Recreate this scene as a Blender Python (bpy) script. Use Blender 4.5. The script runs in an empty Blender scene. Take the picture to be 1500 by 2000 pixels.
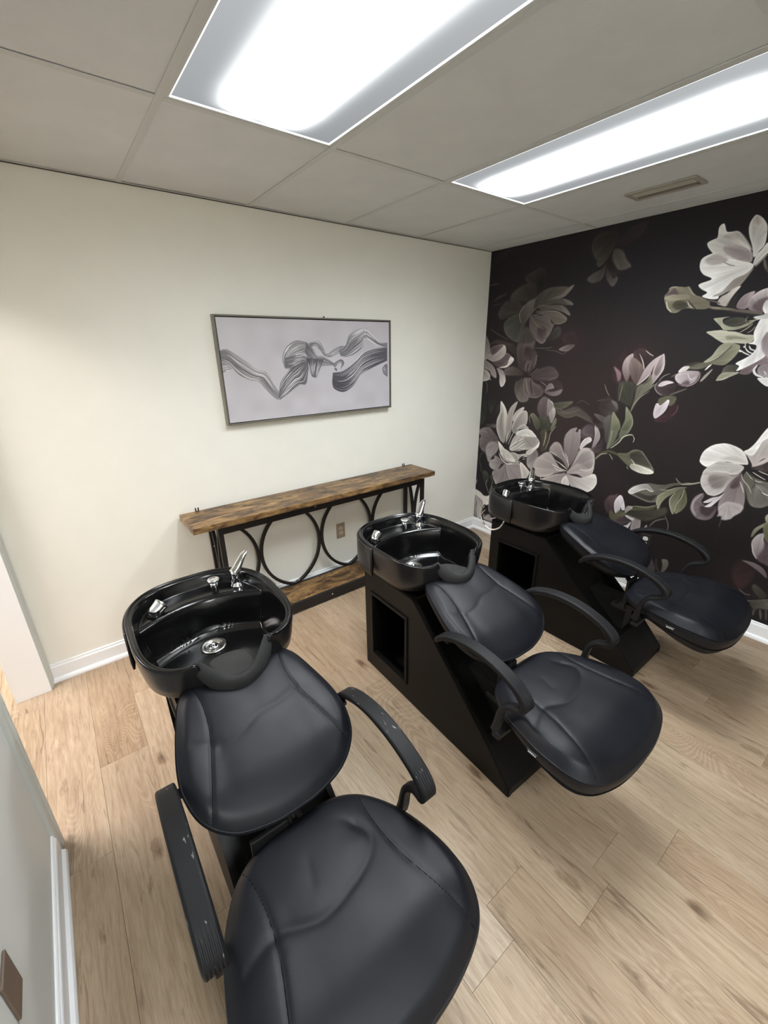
import bpy, bmesh, math, random
import numpy as np
from mathutils import Vector, Matrix
from mathutils.geometry import tessellate_polygon

scn = bpy.context.scene
COL = scn.collection
# ------------------------------------------------------------------ camera, world, lights, exposure
F_PX, YAW, PITCH, ROLL = 825.25, -0.6527, -0.368, 0.0137
CAM = (-3.0898, -2.5702, 1.6782)
cd = bpy.data.cameras.new('camera'); cam = bpy.data.objects.new('camera', cd); COL.objects.link(cam)
cd.sensor_fit = 'VERTICAL'; cd.sensor_height = 32.0; cd.lens = F_PX / 2000.0 * 32.0; cd.clip_start = 0.02
Rz = Matrix.Rotation(YAW, 3, 'Z'); Rx = Matrix.Rotation(PITCH, 3, 'X')
cr, sr = math.cos(ROLL), math.sin(ROLL)
Ry = Matrix(((cr, 0, sr), (0, 1, 0), (-sr, 0, cr)))
R = Rz @ Rx @ Ry                                    # columns: right, forward, up
M = Matrix((R.col[0], R.col[2], -R.col[1])).transposed()
cam.matrix_world = Matrix.Translation(CAM) @ M.to_4x4()
scn.camera = cam

world = bpy.data.worlds.new('world'); scn.world = world; world.use_nodes = True
world.node_tree.nodes['Background'].inputs[0].default_value = (0.75, 0.8, 0.9, 1)
world.node_tree.nodes['Background'].inputs[1].default_value = 0.15
scn.view_settings.view_transform = 'Standard'; scn.view_settings.look = 'None'
scn.view_settings.gamma = 1.0; scn.view_settings.use_curve_mapping = False
scn.view_settings.exposure = EXPOSURE = 1.70
scn.cycles.use_denoising = True
scn.cycles.max_bounces = 10; scn.cycles.diffuse_bounces = 6; scn.cycles.glossy_bounces = 5
scn.cycles.sample_clamp_indirect = 6.0
LENS_FLAT, LENS_DOWN = 0.6, 15.5                   # lens glow seen side-on, extra glow straight down

# ------------------------------------------------------------------ room measures (metres)
H = 2.398            # ceiling
WX = -3.436          # left wall plane
YB = -4.65           # wall behind the camera
TILE = 0.6096; GX = -0.1782; RY = -0.852

# ------------------------------------------------------------------ material helpers
def srgb(h, k=1.0):
    out = []
    for i in (0, 2, 4):
        c = int(h[i:i+2], 16) / 255.0
        out.append((c / 12.92 if c <= 0.04045 else ((c + 0.055) / 1.055) ** 2.4) * k)
    return (*out, 1.0)

class NT:
    def __init__(self, name):
        self.m = bpy.data.materials.new(name); self.m.use_nodes = True
        self.t = self.m.node_tree; self.b = self.t.nodes['Principled BSDF']
    def n(self, typ, **kw):
        nd = self.t.nodes.new(typ)
        for k, v in kw.items():
            if k[0] == 'i' and k[1:].isdigit(): nd.inputs[int(k[1:])].default_value = v
            elif k in nd.inputs: nd.inputs[k].default_value = v
            else: setattr(nd, k, v)
        return nd
    def l(self, a, b): self.t.links.new(a, b)
    def set(self, **kw):
        for k, v in kw.items(): self.b.inputs[k.replace('_', ' ')].default_value = v
    def coords(self, kind='Object', scale=(1, 1, 1), rot=(0, 0, 0)):
        tc = self.n('ShaderNodeTexCoord'); mp = self.n('ShaderNodeMapping')
        mp.inputs['Scale'].default_value = scale; mp.inputs['Rotation'].default_value = rot
        self.l(tc.outputs[kind], mp.inputs[0]); return mp.outputs[0]
    def noise(self, vec, scale, detail=3, rough=0.5, dist=0.0):
        nd = self.n('ShaderNodeTexNoise', Scale=scale, Detail=detail, Roughness=rough, Distortion=dist)
        if vec is not None: self.l(vec, nd.inputs['Vector'])
        return nd.outputs['Fac']
    def ramp(self, fac, stops):
        r = self.n('ShaderNodeValToRGB'); e = r.color_ramp.elements
        while len(e) < len(stops): e.new(0.5)
        for el, (p, c) in zip(e, stops): el.position = p; el.color = c if len(c) == 4 else (*c, 1)
        self.l(fac, r.inputs[0]); return r.outputs[0]
    def math(self, op, a, b=None, clamp=False):
        nd = self.n('ShaderNodeMath', operation=op, use_clamp=clamp)
        for i, v in enumerate((a, b)):
            if v is None: continue
            if isinstance(v, (int, float)): nd.inputs[i].default_value = v
            else: self.l(v, nd.inputs[i])
        return nd.outputs[0]
    def mix(self, fac, a, b, mode='MIX'):
        nd = self.n('ShaderNodeMix', data_type='RGBA', blend_type=mode)
        for i, v in ((0, fac), (6, a), (7, b)):
            if isinstance(v, (int, float, tuple)): nd.inputs[i].default_value = v
            else: self.l(v, nd.inputs[i])
        return nd.outputs[2]
    def bump(self, h, strength, dist=0.01):
        nd = self.n('ShaderNodeBump', Strength=strength, Distance=dist)
        self.l(h, nd.inputs['Height']); self.l(nd.outputs[0], self.b.inputs['Normal'])

def plain(name, col, rough=0.5, metal=0.0, spec=0.5, bump=None, vary=0.0):
    m = NT(name); m.set(Base_Color=col, Roughness=rough, Metallic=metal, Specular_IOR_Level=spec)
    v = m.coords()
    if bump: m.bump(m.noise(v, bump[0], 3), bump[1], bump[2] if len(bump) > 2 else 0.002)
    if vary:
        n = m.noise(v, 6.0, 4)
        c = m.ramp(n, [(0.3, tuple(x * (1 - vary) for x in col[:3])), (0.7, tuple(min(1, x * (1 + vary)) for x in col[:3]))])
        m.l(c, m.b.inputs['Base Color'])
    return m.m

MAT = {}
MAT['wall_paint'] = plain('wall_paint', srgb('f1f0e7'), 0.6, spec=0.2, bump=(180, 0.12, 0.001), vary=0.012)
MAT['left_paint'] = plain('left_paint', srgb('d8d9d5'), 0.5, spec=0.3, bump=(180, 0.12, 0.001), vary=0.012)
MAT['tile'] = plain('ceiling_tile_board', srgb('d6d9da'), 0.9, spec=0.2, bump=(260, 0.35, 0.002), vary=0.03)
MAT['grid'] = plain('grid_metal', srgb('cacdcc'), 0.6, spec=0.3, bump=(60, 0.03))
MAT['gap'] = plain('ceiling_gap', srgb('4a4740'), 0.9, bump=(60, 0.1))  # dark slab over the tiles, and the painted shadow line
MAT['trim'] = plain('white_trim_paint', srgb('f2f3f5'), 0.35, spec=0.4, bump=(40, 0.02))
MAT['casing_grey'] = plain('casing_paint', srgb('c6c7c1'), 0.4, bump=(40, 0.02))
MAT['subfloor'] = plain('subfloor', srgb('3b3128'), 0.9, bump=(30, 0.1))
MAT['black_panel'] = plain('black_laminate', srgb('0e0d0c'), 0.45, spec=0.22, bump=(240, 0.08, 0.001), vary=0.06)
MAT['black_in'] = plain('black_interior', srgb('0b0b0b'), 0.6, bump=(120, 0.05))
MAT['black_gloss'] = plain('black_gloss_basin', srgb('0a0a0b'), 0.17, spec=0.40, bump=(9, 0.004, 0.01))
MAT['black_satin'] = plain('black_satin_basin', srgb('1b1a1b'), 0.30, spec=0.5, bump=(400, 0.05, 0.0005))
MAT['armrest'] = plain('armrest_polyurethane', srgb('171719'), 0.55, spec=0.25, bump=(420, 0.15, 0.0008), vary=0.08)
MAT['leather_low'] = plain('black_underside', srgb('202022'), 0.5, bump=(300, 0.2, 0.001))
MAT['gel'] = plain('neck_rest_rubber', srgb('2c2c2c'), 0.8, spec=0.2, bump=(260, 0.6, 0.002), vary=0.25)
MAT['chrome'] = plain('chrome', (0.82, 0.83, 0.85, 1), 0.07, metal=1.0, bump=(5, 0.01))
MAT['steel'] = plain('brushed_steel', (0.62, 0.61, 0.58, 1), 0.25, metal=1.0, bump=(80, 0.03))
MAT['black_metal'] = plain('black_powder_steel', srgb('1d1a1a'), 0.45, spec=0.4, bump=(300, 0.08, 0.0006))
MAT['frame_metal'] = plain('picture_frame_grey', srgb('7b776c'), 0.35, metal=0.35, bump=(90, 0.04))
MAT['plate_tan'] = plain('tan_wall_plate', srgb('a08f7c'), 0.4, bump=(30, 0.02))
MAT['plate_brown'] = plain('brown_wall_plate', srgb('6b5a4e'), 0.45, bump=(30, 0.02), vary=0.1)
MAT['plate_dark'] = plain('dark_wall_plate', srgb('2c2526'), 0.5, bump=(30, 0.02))
MAT['white_plastic'] = plain('white_plastic', srgb('e8e6e0'), 0.35, bump=(20, 0.02))
MAT['ivory_plastic'] = plain('ivory_plastic', srgb('cfc3b0'), 0.35, bump=(20, 0.02))
MAT['screw'] = plain('zinc_screw', (0.9, 0.9, 0.9, 1), 0.25, metal=0.6, bump=(20, 0.02))
MAT['vent'] = plain('vent_metal', srgb('a3a095'), 0.5, bump=(50, 0.05))
MAT['vent_dark'] = plain('vent_opening', srgb('24231f'), 0.8, bump=(50, 0.05))
MAT['tag'] = plain('tag_white', srgb('c9c9cc'), 0.5, bump=(20, 0.02))

def leather():
    m = NT('black_leather'); m.set(Roughness=0.45, Specular_IOR_Level=0.25)
    v = m.coords()
    a = m.noise(v, 420, 2, 0.6); b = m.noise(v, 7, 3)
    c = m.ramp(b, [(0.3, srgb('101116')), (0.7, srgb('16171d'))]); m.l(c, m.b.inputs['Base Color'])
    r = m.ramp(b, [(0.3, (0.40,) * 3), (0.7, (0.50,) * 3)]); m.l(r, m.b.inputs['Roughness'])
    h = m.math('ADD', m.math('MULTIPLY', a, 0.12), m.math('MULTIPLY', m.noise(v, 16, 2), 1.0))
    m.bump(h, 0.25, 0.003); return m.m
MAT['leather'] = leather()
def scuffed():
    m = NT('scuffed_armrest'); m.set(Roughness=0.55, Specular_IOR_Level=0.25)
    v = m.coords(scale=(1.0, 1.0, 1.0)); v2 = m.coords(scale=(5, 1, 1), rot=(0.4, 0.3, 0.8))
    fl = m.noise(v2, 34, 2, 0.4, 0.5); area = m.noise(v, 9, 1)
    f = m.math('MULTIPLY', m.ramp(fl, [(0.69, (0, 0, 0)), (0.72, (1, 1, 1))]), m.ramp(area, [(0.48, (0, 0, 0)), (0.56, (1, 1, 1))]))
    m.l(m.mix(m.math('MULTIPLY', f, 0.65), srgb('171719'), srgb('8d8c88')), m.b.inputs['Base Color'])
    m.bump(m.noise(v, 420, 3), 0.15, 0.0008); return m.m
MAT['scuffed'] = scuffed()
MAT['stitch'] = plain('stitching', srgb('0d0d10'), 0.75, spec=0.1, bump=(900, 0.4, 0.0006))

def plank_mat():
    m = NT('oak_plank'); m.set(Roughness=0.42, Specular_IOR_Level=0.4)
    oi = m.n('ShaderNodeObjectInfo'); tc = m.n('ShaderNodeTexCoord')
    off = m.n('ShaderNodeCombineXYZ'); m.l(m.math('MULTIPLY', oi.outputs['Random'], 37.0), off.inputs[0])
    m.l(m.math('MULTIPLY', oi.outputs['Random'], 91.0), off.inputs[1])
    add = m.n('ShaderNodeVectorMath', operation='ADD'); m.l(tc.outputs['Object'], add.inputs[0]); m.l(off.outputs[0], add.inputs[1])
    def mp(s):
        nd = m.n('ShaderNodeMapping'); nd.inputs['Scale'].default_value = s; m.l(add.outputs[0], nd.inputs[0]); return nd.outputs[0]
    broad = m.noise(mp((3.2, 0.7, 1)), 1.6, 3, 0.55, 0.4)
    grain = m.noise(mp((26, 1.5, 1)), 3.0, 5, 0.65, 0.6)
    fine = m.noise(mp((130, 5, 1)), 3.0, 3, 0.6)
    # cathedral figure: contour lines of a slow noise field
    slow = m.noise(mp((5.0, 1.1, 1)), 1.1, 1, 0.4, 0.8)
    rings = m.math('SINE', m.math('MULTIPLY', slow, 260.0))
    ringmask = m.ramp(m.noise(mp((2.0, 0.9, 1)), 1.3, 1), [(0.52, (0, 0, 0)), (0.66, (1, 1, 1))])
    base = m.ramp(broad, [(0.25, srgb('ab9b87')), (0.5, srgb('b5a592')), (0.75, srgb('c0b19d'))])
    tone = m.ramp(oi.outputs['Random'], [(0.0, srgb('e8ddd0')), (0.35, srgb('fbf6f0')), (0.7, srgb('f0e9df')), (1.0, srgb('ffffff'))])
    c = m.mix(1.0, base, tone, 'MULTIPLY')
    g = m.ramp(grain, [(0.32, srgb('b39c84')), (0.55, srgb('ffffff')), (1.0, srgb('ffffff'))])
    c = m.mix(0.42, c, g, 'MULTIPLY')
    f2 = m.ramp(fine, [(0.35, srgb('c0ab95')), (0.6, srgb('ffffff'))]); c = m.mix(0.35, c, f2, 'MULTIPLY')
    rr = m.ramp(rings, [(0.0, srgb('b59c82')), (0.6, srgb('ffffff'))])
    rf = m.math('MULTIPLY', ringmask, 0.26); c = m.mix(rf, c, rr, 'MULTIPLY')
    # knots and dark mineral streaks
    vor = m.n('ShaderNodeTexVoronoi', Scale=1.0); m.l(mp((7.5, 3.4, 1)), vor.inputs['Vector'])
    wob = m.math('ADD', vor.outputs['Distance'], m.math('MULTIPLY', m.noise(mp((34, 12, 1)), 1.6, 4), 0.30))
    kn = m.ramp(wob, [(0.19, srgb('5c4a39')), (0.24, srgb('a08d78')), (0.34, srgb('ffffff'))])
    kmask = m.ramp(m.noise(mp((3.1, 1.0, 1)), 1.9, 1), [(0.45, (0, 0, 0)), (0.55, (1, 1, 1))])
    c = m.mix(m.math('MULTIPLY', kmask, 0.75), c, kn, 'MULTIPLY')
    st = m.noise(mp((16, 2.2, 1)), 1.7, 4, 0.6, 1.5)
    sk = m.ramp(st, [(0.29, srgb('7d6a56')), (0.41, srgb('ffffff'))]); c = m.mix(0.52, c, sk, 'MULTIPLY')
    m.l(c, m.b.inputs['Base Color'])
    m.l(m.ramp(grain, [(0.3, (0.5,) * 3), (0.7, (0.38,) * 3)]), m.b.inputs['Roughness'])
    m.bump(m.math('ADD', m.math('MULTIPLY', grain, 0.6), m.math('MULTIPLY', fine, 0.3)), 0.10, 0.0015)
    return m.m
MAT['plank'] = plank_mat()

def rustic(name, k=1.0):
    m = NT(name); m.set(Roughness=0.4, Specular_IOR_Level=0.4)
    v = m.coords(scale=(2.2, 7.0, 7.0)); v2 = m.coords(scale=(3.0, 60.0, 60.0)); v3 = m.coords(scale=(5, 9, 9))
    a = m.noise(v, 2.6, 5, 0.62, 0.9); b = m.noise(v2, 1.6, 4, 0.6, 0.3); d = m.noise(v3, 1.7, 4, 0.6, 1.2)
    c = m.ramp(a, [(0.30, srgb('3f3228', k)), (0.42, srgb('654d35', k)), (0.54, srgb('8d6e47', k)), (0.68, srgb('ab8c5d', k))])
    c = m.mix(0.45, c, m.ramp(b, [(0.3, srgb('6a4f35')), (0.6, srgb('ffffff'))]), 'MULTIPLY')
    c = m.mix(0.7, c, m.ramp(d, [(0.36, srgb('55473d')), (0.53, srgb('ffffff'))]), 'MULTIPLY')
    m.l(c, m.b.inputs['Base Color']); m.bump(b, 0.1, 0.002); return m.m
MAT['rustic'] = rustic('rustic_brown_board')
MAT['rustic_edge'] = rustic('rustic_brown_edge', 0.8)

def lens_mat(name='prismatic_lens', gain=1.0):
    """Prismatic troffer lens: shines mainly downwards, two tubes show through, fine ribs."""
    m = NT(name); t = m.t
    tc = m.n('ShaderNodeTexCoord'); sx = m.n('ShaderNodeSeparateXYZ'); m.l(tc.outputs['Object'], sx.inputs[0])
    geo = m.n('ShaderNodeNewGeometry'); dp = m.n('ShaderNodeVectorMath', operation='DOT_PRODUCT')
    m.l(geo.outputs['Normal'], dp.inputs[0]); m.l(geo.outputs['Incoming'], dp.inputs[1])
    cosv = m.math('MAXIMUM', dp.outputs['Value'], 0.0)
    down = m.math('MULTIPLY', m.math('POWER', cosv, 1.05), LENS_DOWN)
    ax = m.math('ABSOLUTE', sx.outputs[0])                         # two tubes at +-0.11
    tube = m.math('POWER', 2.718, m.math('MULTIPLY', m.math('POWER', m.math('DIVIDE', m.math('SUBTRACT', ax, 0.055), 0.062), 2.0), -1.0))
    ay = m.math('ABSOLUTE', sx.outputs[1])
    endf = m.ramp(ay, [(0.44, (1, 1, 1)), (0.575, (0.04, 0.04, 0.04))])
    rib = m.math('MULTIPLY', m.math('SINE', m.math('MULTIPLY', m.math('ADD', sx.outputs[0], sx.outputs[1]), 900.0)),
                 m.math('SINE', m.math('MULTIPLY', m.math('SUBTRACT', sx.outputs[0], sx.outputs[1]), 900.0)))
    ribs = m.math('ADD', 1.0, m.math('MULTIPLY', rib, 0.38))
    prof = m.math('ADD', 0.026, m.math('MULTIPLY', m.math('MULTIPLY', tube, endf), 1.25))
    flat = m.math('MULTIPLY', m.math('MULTIPLY', prof, ribs), LENS_FLAT)
    tot = m.math('ADD', flat, m.math('MULTIPLY', m.math('MULTIPLY', down, prof), ribs))
    em = m.n('ShaderNodeEmission'); em.inputs[0].default_value = (0.93, 0.975, 1.0, 1); m.l(m.math('MULTIPLY', tot, gain), em.inputs[1])
    m.l(em.outputs[0], t.nodes['Material Output'].inputs[0]); return m.m
MAT['lens'] = lens_mat()
MAT['lens_a'] = lens_mat('prismatic_lens_a', 0.76)
MAT['lens_fill'] = lens_mat('prismatic_lens_fill', 1.75)   # stronger glow for the fill light added behind the camera
def glow(name, col, s):
    m = NT(name); em = m.n('ShaderNodeEmission'); em.inputs[0].default_value = col; em.inputs[1].default_value = s
    m.l(em.outputs[0], m.t.nodes['Material Output'].inputs[0]); return m.m
MAT['lens_edge'] = glow('lens_edge_glow', (0.95, 0.99, 1.0, 1), 1.1)

# ------------------------------------------------------------------ printed surfaces (painted in numpy)
def hexc(h): return np.array([int(h[i:i+2],16)/255. for i in (0,2,4)])
def spline(P,closed,n=6):
    P=np.array(P,float);N=len(P)
    if N<3: return P
    idx=np.arange(N if closed else N-1)
    g=lambda k:P[k%N] if closed else P[np.clip(k,0,N-1)]
    t=(np.arange(n)/n)[None,:,None]
    p0,p1,p2,p3=[g(idx+k)[:,None,:] for k in(-1,0,1,2)]
    q=.5*(2*p1+(p2-p0)*t+(2*p0-5*p1+4*p2-p3)*t*t+(3*p1-p0-3*p2+p3)*t**3)
    q=q.reshape(-1,2)
    return q if closed else np.vstack([q,P[-1:]])
def segdist(X,Y,Q,closed):
    A=Q;B=np.roll(Q,-1,0)
    if not closed: A,B=Q[:-1],Q[1:]
    best=np.full(X.shape,1e9);tt=np.zeros(X.shape);n=len(A)
    for i in range(n):
        d=B[i]-A[i];l=d@d+1e-9
        u=np.clip(((X-A[i,0])*d[0]+(Y-A[i,1])*d[1])/l,0,1)
        e=(X-A[i,0]-u*d[0])**2+(Y-A[i,1]-u*d[1])**2
        m=e<best;best[m]=e[m];tt[m]=((i+u)/n)[m]
    return np.sqrt(best),tt
def inside(X,Y,Q):
    c=np.zeros(X.shape,bool);B=np.roll(Q,-1,0)
    for (x1,y1),(x2,y2) in zip(Q,B):
        if y1==y2: continue
        c^=((y1>Y)!=(y2>Y))&(X<(x2-x1)*(Y-y1)/(y2-y1)+x1)
    return c
def paint(spec,img,mm,shift=0.,H=2400.,seed=3):
    """img rows bottom-up, x = mm from the corner, y = mm above the floor"""
    h,w,_=img.shape;rng=np.random.RandomState(seed)
    for l in spec.strip().split('\n'):
        hd,pts=l.split(':') if ':' in l else (l.rsplit(' ',1))
        f=hd.split();P=[tuple(map(float,p.split(','))) for p in pts.split()]
        P=[(a+shift,b) for a,b in P]
        if f[0]=='B': r=float(f[3])*1.6;Q=np.array(P)
        elif f[0]=='P': r=float(f[3])*1.2+3;Q=spline(P,True,4 if len(P)>5 else 6)
        else: r=float(f[2])+3;Q=spline(P,False)
        x0,y0=Q.min(0)-r;x1,y1=Q.max(0)+r
        i0,i1=max(int(x0/mm),0),min(int(x1/mm)+2,w);j0,j1=max(int(y0/mm),0),min(int(y1/mm)+2,h)
        if i1<=i0 or j1<=j0: continue
        X,Y=np.meshgrid((np.arange(i0,i1)+.5)*mm,(np.arange(j0,j1)+.5)*mm)
        if f[0]=='B':
            d=np.hypot(X-Q[0,0],Y-Q[0,1])/r;a=float(f[2])*np.clip(1-d*d,0,1)**1.5;col=hexc(f[1])[None,None]
        elif f[0]=='P':
            c1,c2=hexc(f[1]),hexc(f[2]);s=max(float(f[3]),1.6)
            d,_=segdist(X,Y,Q,True);sd=np.where(inside(X,Y,Q),d,-d)
            a=np.clip(.5+sd/(2*s*.8),0,1);a=a*a*(3-2*a)
            p0=np.array(P[0]);V=Q-p0;far=V[np.argmax((V**2).sum(1))];L=np.hypot(*far)
            t=np.clip(((X-p0[0])*far[0]+(Y-p0[1])*far[1])/(L*L+1e-6),0,1)
            ang=np.arctan2(Y-p0[1],X-p0[0])-np.arctan2(far[1],far[0]);ang=(ang+np.pi)%(2*np.pi)-np.pi
            ph=rng.rand(4)*6.28
            st=sum(np.sin(ang*k+p)/n for k,p,n in zip((9,17,31,53),ph,(1.5,2,2.5,2.5)))
            rim=np.exp(-np.clip(sd,0,None)/(L*.05+3.));body=np.clip(sd/(L*.22+1),0,1)
            col=c1+(c2-c1)*(t**.9)[...,None]
            k=1+.045*st*np.clip(t*3,0,1)+.10*rim-.07*(1-t)*body+.05*np.sin(t*3.1+ph[0])
            col=col*k[...,None]
        else:
            wd=float(f[2])*.5;d,u=segdist(X,Y,Q,False)
            ww=wd*(.35+.65*np.sin(np.clip(u,0.02,.98)*np.pi)**.5)
            e=max(1.3,wd*.25);a=np.clip((ww-d)/e*.5+.5,0,1)*(1 if wd<12 else .85);a=a*a*(3-2*a);col=hexc(f[1])[None,None]
        R=img[j0:j1,i0:i1];R+= (col-R)*a[...,None]
    return img

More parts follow.
